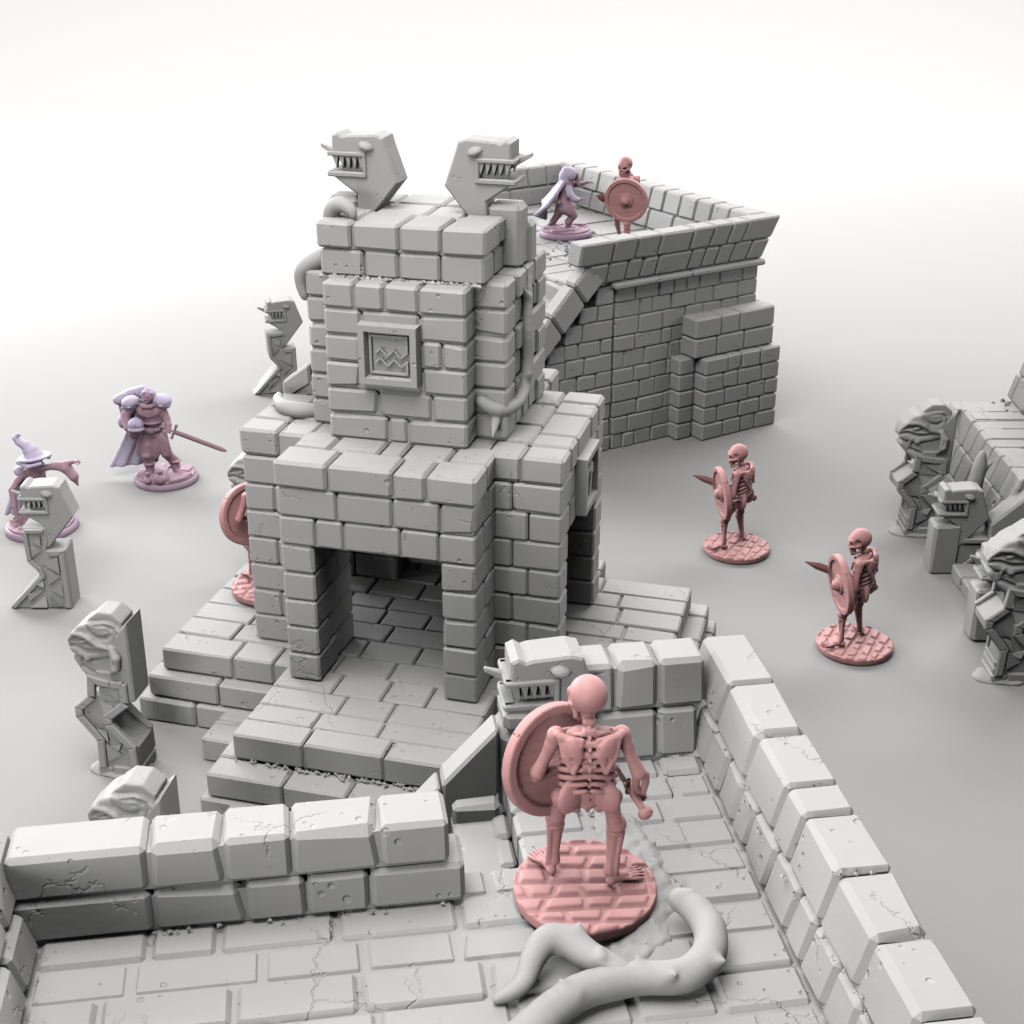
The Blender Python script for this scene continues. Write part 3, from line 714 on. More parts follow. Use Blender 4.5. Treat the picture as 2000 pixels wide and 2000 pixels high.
# ------------------------------------------------------------------ pyramid with a guarded stair at the right edge
def make_pyramid():
    r = random.Random(41); ox, oy = 6.75, 17.4
    P = lambda d, a, z: (ox+d, oy+a, z)                        # d into the pyramid, a along its front (away from the viewer)
    root = empty('pyramid_stair', P(2.5, 0, 0), 0, 'battered grey brick pyramid terrace with a serpent guarded stair at the right edge', 'pyramid')
    kw = dict(r=r, bev=.024, g=.009, chip=.12, out=.012, core=.035)
    w = MB(); zt = 1.38
    m = lambda a, n, z: P(n+.42*z/zt, a, z)
    for z0, z1 in ((0, .5), (.5, .95), (.95, zt)):
        run(w, m, 1.05, 4.75-.42*z1/zt, 0, .4, z0, z1, lens=(.32, .5), **kw)
        run(w, lambda d, b, z: P(d, 4.75-.42*z/zt-b, z), .2, 6, 0, .4, z0, z1, lens=(.35, .6), **kw)
    rubble(w, P, [(.36, 1.3, 1.0), (.2, 1.2, .7), (.12, 1.7, .5), (.3, 2.2, 1.0)], 110, .12, .035, r)
    part(w, 'battered_wall', root)
    w = MB()
    for z0, z1 in ((0, .5), (.5, .95), (.95, zt)): run(w, m, -5.0, -1.05, 0, .4, z0, z1, lens=(.32, .5), **kw)
    part(w, 'battered_wall', root)
    f = MB(); pave(f, P, .44, 2.2, 1.05, 4.31, 1.2, zt+.01, rows=(.33, .45), lens=(.5, 1.0), r=r, bev=.03, g=.014)
    rubble(f, P, [(1.0, 4.2, zt), (2.2, 4.2, zt)], 26, .05, .05, r); part(f, 'paved_terrace', root); f = MB()
    pave(f, P, .62, 2.6, -5.0, -1.05, 1.2, zt+.01, rows=(.33, .45), lens=(.5, 1.0), r=r, bev=.03, g=.014)
    part(f, 'paved_terrace', root)
    u = MB(); m = lambda a, n, z: P(1.30+n+.32*(z-zt)/1.2, a, z)
    for z0, z1 in ((zt, zt+.42), (zt+.42, zt+.84), (zt+.84, zt+1.24), (zt+1.24, zt+1.64)):
        run(u, m, -4.0, 4.62-.22*(z1-zt)/1.2, 0, .5, z0, z1, lens=(.4, .6), **kw)
        run(u, lambda d, b, z: P(d, 4.62-.22*(z-zt)/1.2-b, z), 1.9, 6, 0, .4, z0, z1, **kw)
    box(u, P, 2.0, 6, -4, 4.0, 0, zt+1.2)
    part(u, 'upper_wall', root)
    s = MB()
    for i in range(8): run(s, lambda a, d, z: P(d, a, z), -.75, .75, -.5+.3*i, .2+.3*i, .23*i, .23*(i+1), lens=(.4, .7), **kw)
    part(s, 'stairs', root)
    for sd in (1, -1):
        a0 = 1.0*sd
        bl = MB()
        for i in range(4):
            d0, d1 = .0+.55*i, .53+.55*i; z0, z1 = .78+.52*i, .78+.52*i+.50
            hexa(bl, {(p, j, k): P((d0, d1)[p]-(0, .0)[k], a0+(-.18, .18)[j], ((z0-.55, z0), (z1-.55, z1))[p][k]) for p in (0, 1) for j in (0, 1) for k in (0, 1)}, .04)
        box(bl, P, .1, 2.2, a0-.14, a0+.14, 0, .6)
        part(bl, 'balustrade', root)
        nk = MB(); block(nk, P, -.78, -.40, a0-.18, a0+.18, 0, .76, .04, r); block(nk, P, -.41, .35, a0-.15, a0+.15, 0, .56, .03, r)
        X0 = lambda q, t, z: P(-q, a0+t, z)
        strip(nk, [(.36, .06), (.0, .42), (.0, .52), (.36, .52)], .07, .13, .185, .012, lambda q, t, z: P(-q, a0-t, z))
        part(nk, 'serpent_neck', root, STATUE)
        X = lambda q, t, z: P(-.2-q*1.03, a0+t, -.50+z*1.0)
        serpent_head(X, lambda mb, n, mat: part(mb, n, root, mat))
    put(vine('vine', [P(.02, 1.62, .62), P(-.05, 1.55, .85), P(-.06, 1.5, 1.15), P(-.04, 1.5, 1.4), P(-.02, 1.5, 1.6)], [.13, .11, .10, .095, .04], SMOOTH, None, [(P(.0, 1.5, 1.3), P(.14, 1.45, 1.5), .05)], h=.02), root)
    return root
make_pyramid()
# ------------------------------------------------------------------ free-standing statues
def serpent_statue(loc, rz, label):
    root = empty('serpent_statue', (0, 0, 0), 0, label, 'statue', 'angular serpent statues')
    X = lambda s, t, z: (s-.43, t, z)                     # faces +X
    at = lambda mb, n, mat: sub(mb, n, root, mat)
    serpent_head(X, at)
    b = MB(); prism(b, SN_BODY, -.175, .175, .022, X)
    for sd in (-1, 1):
        m = lambda s, t, z: X(s, t*sd, z)
        strip(b, [(.80, .03), (.335, .505), (.37, .60), (.485, .735), (.50, 1.17)], .065, .14, .215, .012, m)
        strip(b, [(.05, .02), (.05, .845), (.22, .845)], .08, .14, .215, .012, m)
        strip(b, [(.50, 1.165), (.25, 1.165)], .055, .14, .213, .012, m)
        for tr in (((.42, 1.0), (.30, 1.09), (.30, .95)), ((.30, .88), (.44, .93), (.44, .80)), ((.34, .68), (.10, .80), (.10, .55)), ((.08, .50), (.27, .58), (.27, .39)), ((.26, .28), (.09, .38), (.09, .20)),
                   ((.30, .06), (.27, .22), (.12, .06)), ((.33, .30), (.57, .24), (.57, .13)), ((.34, .20), (.33, .04), (.56, .04)), ((.34, .47), (.42, .38), (.34, .34))):
            wedge(b, tr, .165, .222, m)
        for a, c, z in ((.02, .5, 1.18), (.0, .09, .62), (.0, .09, .28)):
            box(b, m, a+.0, c, .2145, .2155, z, z+.006)
    sub(b, 'zigzag_body', root, STATUE)
    root.location = loc; root.rotation_euler = (0, 0, rz); return root

def copy_tree(o, parent=None):
    c = o.copy(); COL.objects.link(c)
    if parent: c.parent = parent
    for ch in o.children: copy_tree(ch, c)
    return c

SV = serpent_statue((-6.42, 17.36, 0), R(180), 'grey angular serpent statue standing in front of the witch at the left edge')
s2 = copy_tree(SV); s2.location = (-4.60, 26.2, 0); s2.rotation_euler = (0, 0, R(196)); s2['label'] = 'grey angular serpent statue standing far back on open floor left of the temple tower'

def totem(loc, rz, label):
    root = empty('beast_totem', (0, 0, 0), 0, label, 'statue', 'beast headed totem statues')
    X = lambda s, t, z: (s-.28, t, z); W = .19
    # head, sculpted
    c = Clay((-.40, -.30, 1.10), (.50, .30, 2.22), .0115)
    P = lambda s, t, z: (s-.28, t, z)
    rx = lambda a: Matrix.Rotation(R(a), 3, 'Y')
    hw = lambda X: .192-.075*np.clip((X+.28-.40)/.26, 0, 1)
    pl = lambda pts: [(a-.28, b) for a, b in pts]
    c.poly(pl([(.665, 1.62), (.62, 1.74), (.50, 1.87), (.38, 1.93), (.15, 1.96), (.04, 1.86), (.04, 1.70), (.10, 1.56), (.30, 1.50), (.46, 1.48), (.60, 1.50), (.655, 1.55)]), hw, .034)
    c.poly(pl([(.635, 1.455), (.60, 1.485), (.40, 1.47), (.16, 1.54), (.10, 1.46), (.14, 1.36), (.30, 1.23), (.45, 1.21), (.55, 1.31), (.625, 1.41)]), lambda X: hw(X)-.022, .035)
    c.poly(pl([(.40, 1.50), (.12, 1.56), (.12, 1.40), (.36, 1.40)]), lambda X: 0*X+.13, .02)
    c.poly(pl([(.43, 1.90), (.375, 1.97), (.285, 2.045), (.13, 2.045), (.03, 1.95), (.03, 1.86), (.30, 1.86)]), lambda X: 0*X+.14, .012)
    for sd in (-1, 1):
        q = lambda s, z, y=.192: P(s, (y-.075*max(0, min(1, (s-.40)/.26)))*sd, z)
        # eye: sunk almond with a lens, brow band over it
        c.path([q(.60, 1.665), q(.53, 1.705), q(.45, 1.715), q(.37, 1.68), q(.32, 1.635)], [.010, .032, .042, .034, .012], .006, 'sub')
        c.ell(P(.455, (.176-.075*.2)*sd, 1.695), (.06, .028, .026), rx(14), .004)
        c.path([q(.645, 1.66, .185), q(.56, 1.765, .19), (q(.45, 1.785, .195)), q(.36, 1.75, .20), q(.28, 1.68, .20), q(.19, 1.655, .20)], [.012, .022, .026, .028, .030, .020], .012)
        # swirl over the temple, cut as a groove round a raised curl
        c.path([q(.40, 1.90, .195), q(.37, 1.83, .20), q(.29, 1.765, .205), q(.20, 1.765, .205), q(.145, 1.81, .205), q(.16, 1.86, .205), q(.22, 1.865, .205), q(.245, 1.835, .205)], [.018, .028, .034, .034, .030, .026, .020, .012], .005, 'sub')
        c.path([q(.30, 1.91, .195), q(.20, 1.92, .195), q(.10, 1.88, .195), q(.07, 1.78, .195), q(.12, 1.69, .195)], [.014, .026, .028, .026, .014], .005, 'sub')
        # snout line, nostril, upper lip
        c.path([q(.655, 1.60), q(.56, 1.615), q(.44, 1.585), q(.30, 1.60), q(.17, 1.66)], [.018, .030, .030, .026, .014], .005, 'sub')
        c.ell(q(.64, 1.585, .185), (.035, .024, .015), rx(10), .005, 'sub')
        # fangs and jaw curl
        c.cone(q(.505, 1.535, .178), q(.52, 1.425, .175), .030, .008, .004); c.ell(q(.425, 1.50, .170), (.042, .034, .050), None, .005)
        c.path([q(.33, 1.30, .17), q(.42, 1.33, .175), q(.50, 1.37, .18), q(.545, 1.345, .18)], [.014, .032, .032, .016], .005, 'sub')
        c.path([q(.38, 1.40, .17), q(.48, 1.42, .175), q(.58, 1.44, .175)], [.006, .010, .006], .004, 'sub')
        # crest grooves and hanging ear
        c.path([P(.44, .145*sd, 1.945), P(.33, .147*sd, 1.945), P(.20, .147*sd, 1.965), P(.05, .145*sd, 1.93)], [.006, .012, .010, .006], .004, 'sub')
        c.path([q(.14, 1.66, .20), q(.10, 1.56, .22), q(.115, 1.43, .225), q(.18, 1.33, .205)], [.035, .05, .05, .016], .012)
        c.path([q(.125, 1.60, .268), q(.118, 1.50, .275), q(.14, 1.42, .268)], [.010, .022, .008], .006, 'sub')
    c.rough(.0022, 16, 5)
    c.build('beast_head', STATUE, root)
    # slab behind the head, zigzag legs
    sl = MB(); prism(sl, [(.15, 1.36), (.15, 1.72), (.03, 1.90), (-.035, 1.96), (-.03, 1.0), (.06, .96), (.34, .98), (.36, 1.36)], -W, W, .02, X)
    for sd in (-1, 1):
        m = lambda s, t, z: X(s, t*sd, z)
        strip(sl, [(.42, 1.05), (.40, 1.26), (.20, 1.22), (.06, 1.22)], .085, W-.02, W+.045, .012, m); strip(sl, [(.07, 1.24), (.07, 1.0)], .09, W-.02, W+.043, .012, m)
        wedge(sl, ((.33, 1.15), (.12, 1.19), (.12, 1.03)), W-.005, W+.03, m)
        box(sl, m, -.018, .14, W+.0005, W+.0015, 1.40, 1.408)
    sub(sl, 'back_slab', root, STATUE)
    b = MB(); prism(b, [(.45, 0), (.0, 0), (.0, .40), (.27, .68), (.27, .80), (.05, .99), (.42, 1.02), (.62, .85), (.62, .76), (.40, .47), (.43, .12)], -W+.01, W-.01, .02, X)
    for sd in (-1, 1):
        m = lambda s, t, z: X(s, t*sd, z)
        strip(b, [(.415, 1.03), (.585, .87), (.585, .765), (.385, .48), (.40, .12)], .085, W-.03, W+.035, .014, m)
        strip(b, [(.06, .985), (.275, .79), (.275, .70), (.05, .42), (.045, .16)], .09, W-.03, W+.045, .014, m)
        for tr in (((.36, .99), (.20, .93), (.30, .80)), ((.46, .66), (.50, .82), (.34, .66)), ((.32, .60), (.40, .62), (.30, .46)), ((.17, .30), (.33, .44), (.33, .22)), ((.30, .40), (.16, .46), (.2, .36))):
            wedge(b, tr, W-.015, W+.03, m)
    ft = lambda s, t, z: X(s, t, z)
    block(b, ft, .30, .47, -W-.01, W+.01, .0, .12, .02); block(b, ft, -.01, .30, -W-.02, W+.02, .0, .15, .02); block(b, ft, .34, .46, -W-.005, W+.005, .13, .22, .015); block(b, ft, .345, .455, -W-.0, W+.0, .225, .30, .012)
    sub(b, 'zigzag_legs', root, STATUE)
    k = Clay((-.42, -.4, -.03), (.42, .4, .12), .02); k.ell((-.02, 0, .01), (.31, .245, .06), None, .02); k.ell((.16, .05, .0), (.20, .16, .05), None, .02); k.rough(.012, 16, 9); k.build('footing', STATUE, root)
    root.location = loc; root.rotation_euler = (0, 0, rz); return root
TT = totem((-4.36, 13.42, 0), R(170), 'grey beast headed totem standing free between the left serpent statue and the temple steps')
for lc, rz, lb in (((-3.31, 10.35, 0), 172, 'grey beast headed totem half hidden behind the foreground parapet at lower left'),
                   ((-3.52, 18.2, 0), 176, 'grey beast headed totem peeking out behind the left wall of the temple'),
                   ((6.14, 19.72, 0), 180, 'grey beast headed totem at right beyond the farther serpent head of the pyramid stair'),
                   ((6.14, 15.42, 0), 180, 'grey beast headed totem cut by the right edge, hiding the nearer pyramid serpent')):
    c = copy_tree(TT); c.location = lc; c.rotation_euler = (0, 0, R(rz)); c['label'] = lb
    c.scale = (1.16, 1.12, 1.02) if lc[0] > 0 else (1.06, 1.06, .98)
TT.scale = (1.06, 1.06, .99)

# ------------------------------------------------------------------ skeleton warriors (face +Y, right hand +X)
def cobble_base(name, rad, top, mat, parent, seed, rough=False, rows=.135, rim=.025):
    r = random.Random(seed); h = .0095
    c = Clay((-rad-.03, -rad-.03, -.02), (rad+.03, rad+.03, top+.05), h)
    c.disc((0, 0, top/2), (0, 0, 1), rad, top/2, .03, 0)
    y = -rad-.02; lines = []
    while y < rad:
        y2 = y+rows*r.uniform(.85, 1.15); tl = r.uniform(-.05, .05)
        c.path([(-rad, y2-tl*rad, top+.001), (0, y2+r.uniform(-.008, .008), top-.001), (rad, y2+tl*rad, top+.001)], .027, .008, 'sub')
        x = -rad+r.uniform(0, .2)
        while x < rad:
            sk = r.uniform(-.03, .03)
            c.path([(x-sk, y+.01, top-.001), (x+sk, y2-.01, top-.001)], .024, .008, 'sub'); x += r.uniform(.16, .29)
        y = y2
    c.rough(.0018, 22, seed)
    return c.build(name, mat, parent)

def skeleton(label):
    root = empty('skeleton_figurine', (0, 0, 0), 0, label, 'figurine', 'pink skeleton warriors')
    cobble_base('round_base', .49, .112, PINK, root, 4)
    h = .0075
    c = Clay((-.47, -.30, .09), (.50, .42, 1.70), h)
    V = Vector
    rz = lambda a: Matrix.Rotation(R(a), 3, 'Z'); rxm = lambda a: Matrix.Rotation(R(a), 3, 'X'); rym = lambda a: Matrix.Rotation(R(a), 3, 'Y')
    # --- spine and ribs
    sp = [(0, -.05, .875), (0, -.065, .935), (0, -.075, 1.0), (0, -.095, 1.07), (0, -.105, 1.14), (0, -.10, 1.21), (0, -.085, 1.28), (0, -.045, 1.345), (0, .0, 1.395)]
    for i, p in enumerate(sp):
        c.bx(p, (.048 if i < 6 else .040, .050, .0215), rxm(-18 if i > 4 else 12), .012, .003)
        c.cone(p, (p[0], p[1]-.062, p[2]-.022), .020, .011, .006)
        if i: c.cone(sp[i-1], p, .030, .030, .003)
    nr = 8
    for i in range(nr):
        t = i/(nr-1); z = 1.345-.057*i; a = .072+.088*math.sin(math.pi*min(.62, .02+t*.75)); b = .060+.070*math.sin(math.pi*min(.6, .05+t*.7)); yc = -.005+.0*t
        drop = .07+.06*t; span = 172 if i < 6 else 172-50*(i-5)
        for sd in (-1, 1):
            pts = []
            for q in range(15):
                al = R(span*q/14); pts.append((sd*(.02+a*math.sin(al)), yc-b*math.cos(al), z-drop*(1-math.cos(al))/2-.02*math.sin(al)))
            c.path(pts, [.018]+[.0205]*12+[.017, .012], .003)
    c.ell((0, .0, 1.08), (.128, .108, .19), None, .0); c.ell((0, .0, 1.235), (.118, .095, .115), None, .0); c.ell((0, .005, 1.295), (.15, .08, .055), None, .02)
    c.bx((0, .125, 1.20), (.024, .014, .10), rxm(10), .01, .006)
    # --- scapulae and collar bones
    for sd in (-1, 1):
        A, Bq, Cq = (sd*.052, -.118, 1.318), (sd*.190, -.085, 1.332), (sd*.105, -.152, 1.105)
        c.ell((sd*.112, -.130, 1.242), (.068, .032, .104), rz(sd*20) @ rym(sd*10), .006)
        c.path([A, Bq], [.018, .026], .006); c.path([Bq, (sd*.168, -.125, 1.21), Cq], [.022, .018, .020], .008); c.path([Cq, (sd*.058, -.142, 1.22), A], [.020, .018, .018], .008)
        c.cone((sd*.06, -.146, 1.29), (sd*.205, -.07, 1.338), .012, .030, .010); c.ell((sd*.118, -.162, 1.20), (.014, .018, .016), None, .008, 'sub')
        c.path([(sd*.03, .10, 1.25), (sd*.12, .085, 1.275), (sd*.20, .02, 1.305)], .020, .008)
    # --- skull, turned to the left
    hc = V((-.012, .085, 1.542)); H = rz(24) @ rxm(-10)
    q = lambda x, y, z: tuple(hc+H@V((x*1.1, y*1.1, z*1.1)))
    c.ell(q(0, -.025, .010), (0.1232, 0.1342, 0.1276), H, .01)
    c.ell(q(0, .045, -.015), (0.1012, 0.0682, 0.0935), H, .03)
    c.bx(q(0, .088, -.085), (0.0572, 0.0385, 0.0550), H, .018, .03)
    c.bx(q(0, .078, -.150), (0.0506, 0.0374, 0.0286), H, .014, .012)
    for sd in (-1, 1):
        c.path([q(sd*.075, .0, -.055), q(sd*.07, .01, -.12), q(sd*.045, .07, -.155)], [.02, .02, .018], .01)
        c.path([q(sd*.085, .0, -.045), q(sd*.084, .055, -.055), q(sd*.055, .10, -.062)], [.014, .018, .016], .01)
        c.path([q(sd*.09, .04, .0), q(sd*.055, .098, .012), q(sd*.015, .108, -.002)], [.014, .018, .013], .012)
        c.ell(q(sd*.046, .106, -.032), (.031, .045, .025), H @ rym(sd*14), .005, 'sub')
        c.ell(q(sd*.100, .030, -.005), (.022, .045, .042), H, .012, 'sub')
        c.cone(q(sd*.008, .115, -.06), q(sd*.014, .12, -.09), .010, .014, .004, 'sub')
        c.ell(q(sd*.062, .045, -.105), (.03, .035, .03), H, .012, 'sub')
    c.bx(q(0, .118, -.126), (.05, .03, .007), H, .003, .003, 'sub')
    for k in range(-3, 4): c.cone(q(k*.013, .128, -.104), q(k*.013, .124, -.148), .0035, .0035, .002, 'sub')
    c.path([sp[-1], (-.005, .045, 1.43), q(0, -.03, -.08)], [.044, .043, .046], .01)
    # --- pelvis
    for sd in (-1, 1):
        c.ell((sd*.108, -.085, .885), (.105, .048, .140), rz(sd*-30) @ rym(sd*-22), .002); c.ell((sd*.085, .025, .885), (.05, .03, .075), rym(sd*-20), .015, 'sub')
        c.path([(sd*.11, .02, .79), (sd*.06, .05, .76), (sd*.02, .06, .78)], [.032, .026, .024], .01)
        c.ell((sd*.075, -.03, .755), (.034, .036, .05), None, .010)
    c.bx((0, -.06, .84), (.05, .035, .075), rxm(12), .02, .006); c.cone((0, -.06, .79), (0, -.04, .725), .034, .014, .01)
    # --- legs
    def leg(hip, knee, ank, heel, toe):
        hip, knee, ank, heel, toe = map(V, (hip, knee, ank, heel, toe))
        c.ell(tuple(hip), (.052, .052, .052), None, .01); mid = hip.lerp(knee, .5)+V((0, .012, 0)); sd = 1 if hip.x > 0 else -1
        c.path([tuple(hip+V((sd*.028, 0, -.01))), tuple(hip.lerp(knee, .22)), tuple(mid), tuple(hip.lerp(knee, .8)), tuple(knee+V((0, 0, .03)))], [.060, .060, .052, .056, .070], .012)
        c.ell(tuple(knee+V((sd*.022, .0, .02))), (.044, .056, .045), None, .012); c.ell(tuple(knee+V((-sd*.022, .0, .02))), (.036, .05, .04), None, .012); c.ell(tuple(knee+V((0, .05, .03))), (.03, .022, .036), None, .008)
        k2 = knee-V((0, 0, .035)); c.ell(tuple(k2), (.068, .056, .028), None, .003)
        c.path([tuple(k2+V((-sd*.012, .01, 0))), tuple(k2.lerp(ank, .3)+V((-sd*.012, .006, 0))), tuple(k2.lerp(ank, .75)+V((-sd*.012, 0, 0))), tuple(ank+V((-sd*.016, 0, 0)))], [.056, .042, .032, .040], .005)
        c.path([tuple(k2+V((sd*.034, -.02, -.015))), tuple(k2.lerp(ank, .5)+V((sd*.028, -.016, 0))), tuple(ank+V((sd*.024, -.006, -.01)))], [.026, .020, .026], .003)
        d = (toe-heel).normalized(); s = V((-d.y, d.x, 0))
        c.ell(tuple(heel+V((0, 0, .03))), (.034, .04, .032), None, .01); c.path([tuple(heel+V((0, 0, .04))), tuple(ank.lerp(heel+d*.07, .6)), tuple(heel+d*.11+V((0, 0, .035)))], [.03, .036, .03], .01)
        for i in range(5):
            a = (i-2)*.024; l = (.25, .262, .258, .245, .222)[i if sd < 0 else 4-i]
            A = heel+d*.10+s*a*.55+V((0, 0, .036)); Bp = heel+d*(l*.76)+s*a*1.15+V((0, 0, .026)); Cp = heel+d*l+s*a*1.3+V((0, 0, .014))
            c.path([tuple(A), tuple(Bp)], [.013, .011], .002); c.ell(tuple(Bp), (.0135,)*3, None, .002); c.path([tuple(Bp+d*.012), tuple(Cp)], [.012, .010], .001)
    leg((-.150, .03, .80), (-.198, .14, .525), (-.215, .13, .20), (-.222, .10, .112), (-.335, .335, .112))
    leg((.152, .02, .80), (.205, .05, .525), (.178, -.005, .20), (.172, -.035, .112), (.40, .075, .112))
    # --- arms
    def humerus(a, b): c.ell(a, (.058, .058, .058), None, .01); c.path([a, tuple(V(a).lerp(V(b), .25)), tuple(V(a).lerp(V(b), .6)), b], [.056, .046, .038, .052], .012)
    def forearm(e, wst, s):
        e, wst, s = V(e), V(wst), V(s); c.ell(tuple(e), (.034, .034, .034), None, .006)
        c.path([tuple(e+s), tuple(e.lerp(wst, .5)+s*1.25), tuple(wst+s*.6)], [.030, .026, .026], .003); c.path([tuple(e-s), tuple(e.lerp(wst, .5)-s*1.25), tuple(wst-s*.6)], [.031, .026, .026], .003)
    humerus((-.212, -.01, 1.298), (-.325, .01, 1.0)); forearm((-.325, .03, .975), (-.20, .13, .945), (.014, .014, .022))
    hw = V((-.185, .145, .94))
    c.ell(tuple(hw), (.032, .03, .034), None, .01)
    for i in range(4): c.path([tuple(hw+V((.0, .015, .03-.02*i))), tuple(hw+V((-.03, .05, .032-.022*i))), tuple(hw+V((-.06, .04, .03-.021*i)))], [.010, .009, .008], .002)
    c.path([tuple(hw+V((.01, .0, .03))), tuple(hw+V((-.025, .02, .055))), tuple(hw+V((-.05, .035, .045)))], [.011, .010, .008], .003)
    humerus((.212, -.01, 1.298), (.33, -.03, 1.01)); forearm((.348, -.02, .985), (.36, .055, .80), (.027, .006, .004))
    hr = V((.358, .075, .785))
    c.ell(tuple(hr), (.034, .036, .032), None, .01)
    for i in range(4): c.path([tuple(hr+V((.012, .045-.026*i, .004))), tuple(hr+V((.040, .048-.026*i, -.022))), tuple(hr+V((.018, .050-.026*i, -.052))), tuple(hr+V((-.016, .05-.026*i, -.045)))], [.011, .011, .010, .008], .002)
    c.path([tuple(hr+V((-.02, .0, .008))), tuple(hr+V((-.036, .035, -.01))), tuple(hr+V((-.022, .06, -.028)))], [.012, .011, .009], .003)
    c.build('bony_body', PINK, root)
    # --- sword
    s = MB(); A = V((.37, -.075, .742)); T = V((-.05, .73, 1.10)); d = (T-A).normalized(); sd = V((1, 0, 0)); up = d.cross(sd).normalized()*-1
    def ob(t, a, z): return tuple(A+d*t+sd*a+up*z)
    bl = MB(); vs = []
    for t, wz in ((.22, .050), (.62, .058), (.80, .056), (.99, .001)):
        vs += [ob(t, 0, wz), ob(t, .014, 0), ob(t, 0, -wz), ob(t, -.014, 0)]
    fs = [(4*i+j, 4*i+(j+1) % 4, 4*i+4+(j+1) % 4, 4*i+4+j) for i in range(3) for j in range(4)]+[(0, 1, 2, 3), (12, 13, 14, 15)]
    s.add(vs, fs); sw = sub(s, 'sword', root, PINK)
    hl = Clay((.25, -.2, .62), (.46, .25, .90), .008)
    hl.path([ob(.0, 0, 0), ob(.22, 0, 0)], .026, .004); hl.disc(ob(-.02, 0, 0), tuple(d), .052, .024, .014, .006); hl.path([ob(.205, 0, -.075), ob(.205, 0, .075)], .018, .006); hl.disc(ob(-.045, 0, 0), tuple(d), .034, .012, .006, .004)
    hl.build('hilt', PINK, sw)
    # --- shield
    N = V((-.58, .80, -.13)).normalized(); Cc = V((-.225, .20, .975)); h = .0095
    e1 = V((N.y, -N.x, 0)).normalized(); e2 = N.cross(e1)
    if e2.z < 0: e2 = -e2
    P = lambda a, b, n: tuple(Cc+e1*a+e2*b+N*n)
    k = Clay(Cc-V((.47,)*3), Cc+V((.47,)*3), h)
    k.disc(P(0, 0, .0), N, .392, .042, .012, 0); k.disc(P(0, 0, .05), N, .318, .032, .006, .004, 'sub'); k.disc(P(0, 0, -.055), N, .318, .038, .006, .004, 'sub')
    for i in range(-3, 4):
        for zz in (.022, -.022): k.path([P(-.30, .075*i+.055, zz), P(.30, .075*i-.055, zz)], .0085, .002, 'sub')
    rr = random.Random(5)
    for i in range(26):
        a, b2 = rr.uniform(-.24, .18), rr.uniform(-.22, .22); l = rr.uniform(.05, .12); k.path([P(a, b2, .021), P(a+l, b2-l*.18, .021)], .0055, .002, 'sub')
    for i in range(9):
        a = -.27+.07*i+rr.uniform(-.01, .01); b2 = .075*rr.randrange(-2, 3)-a*.18; k.path([P(a, b2-.035, .021), P(a+.012, b2+.035, .021)], .008, .002, 'sub')
    # drop the ring of planks that reaches past the rim, add boss
    k.disc(P(0, 0, .03), N, .125, .012, .008, .004); k.ell(P(0, 0, .035), (.085, .085, .085), None, .006)
    k.path([P(-.16, .02, -.05), P(.16, -.02, -.05)], .018, .006)
    k.build('shield', PINK, root)
    return root
SK = skeleton('large pink skeleton warrior seen from behind on the foreground platform')
SK.location = (.495, 7.80, 2.775); SK.rotation_euler = (0, 0, R(2))
for lc, rz, lb in (((3.322, 19.0, 0), 62, 'upper of two pink skeleton warriors standing on the open floor at right'),
                   ((4.43, 16.1, 0), 62, 'lower of two pink skeleton warriors standing on the open floor at right'),
                   ((-3.03, 15.95, .925), 10, 'pink skeleton warrior half hidden behind the left wall of the temple'),
                   ((2.03, 25.15, 2.99), 124, 'pink skeleton warrior behind the back tower parapet with its round shield facing out')):
    c = copy_tree(SK); c.location = lc; c.rotation_euler = (0, 0, R(rz)); c['label'] = lb

# ------------------------------------------------------------------ root lying on the platform
B_ = frame((0, 0), 8.7); zf_ = 2.77
rt = vine('fallen_root', [B_(.75, 6.05, 2.84), B_(1.10, 6.38, 2.86), B_(1.42, 6.62, 2.87), B_(1.78, 6.70, 2.86), B_(2.10, 6.66, 2.88), B_(2.30, 6.80, 2.91), B_(2.36, 7.02, 2.93), B_(2.30, 7.20, 2.95), B_(2.22, 7.27, 2.97)],
          [.12, .115, .105, .098, .098, .102, .098, .09, .06], SMOOTH, None,
          [(B_(2.24, 7.25, 2.99), B_(2.31, 7.25, 3.05), .06), (B_(1.85, 6.72, 2.92), B_(1.82, 6.77, 2.985), .05), (B_(1.98, 6.62, 2.92), B_(2.03, 6.57, 2.985), .055), (B_(2.30, 6.70, 2.94), B_(2.355, 6.64, 2.98), .06), (B_(1.40, 6.56, 2.93), B_(1.30, 6.62, 3.0), .045)], h=.016, amp=.004)
rt2 = vine('branch', [B_(1.72, 6.72, 2.87), B_(1.56, 6.88, 2.90), B_(1.44, 7.02, 2.93), B_(1.30, 7.04, 2.94), B_(1.19, 6.92, 2.90), B_(1.12, 6.80, 2.85), B_(1.02, 6.74, 2.82), B_(.92, 6.72, 2.80)],
           [.095, .09, .09, .085, .07, .055, .04, .018], SMOOTH, rt, [(B_(1.50, 7.03, 2.98), B_(1.52, 7.08, 3.02), .05), (B_(1.60, 6.80, 2.97), B_(1.61, 6.85, 3.01), .05)], h=.015, amp=.003)
tag(rt, 'smooth grey thorny root lying in a curl on the foreground paving', 'root')
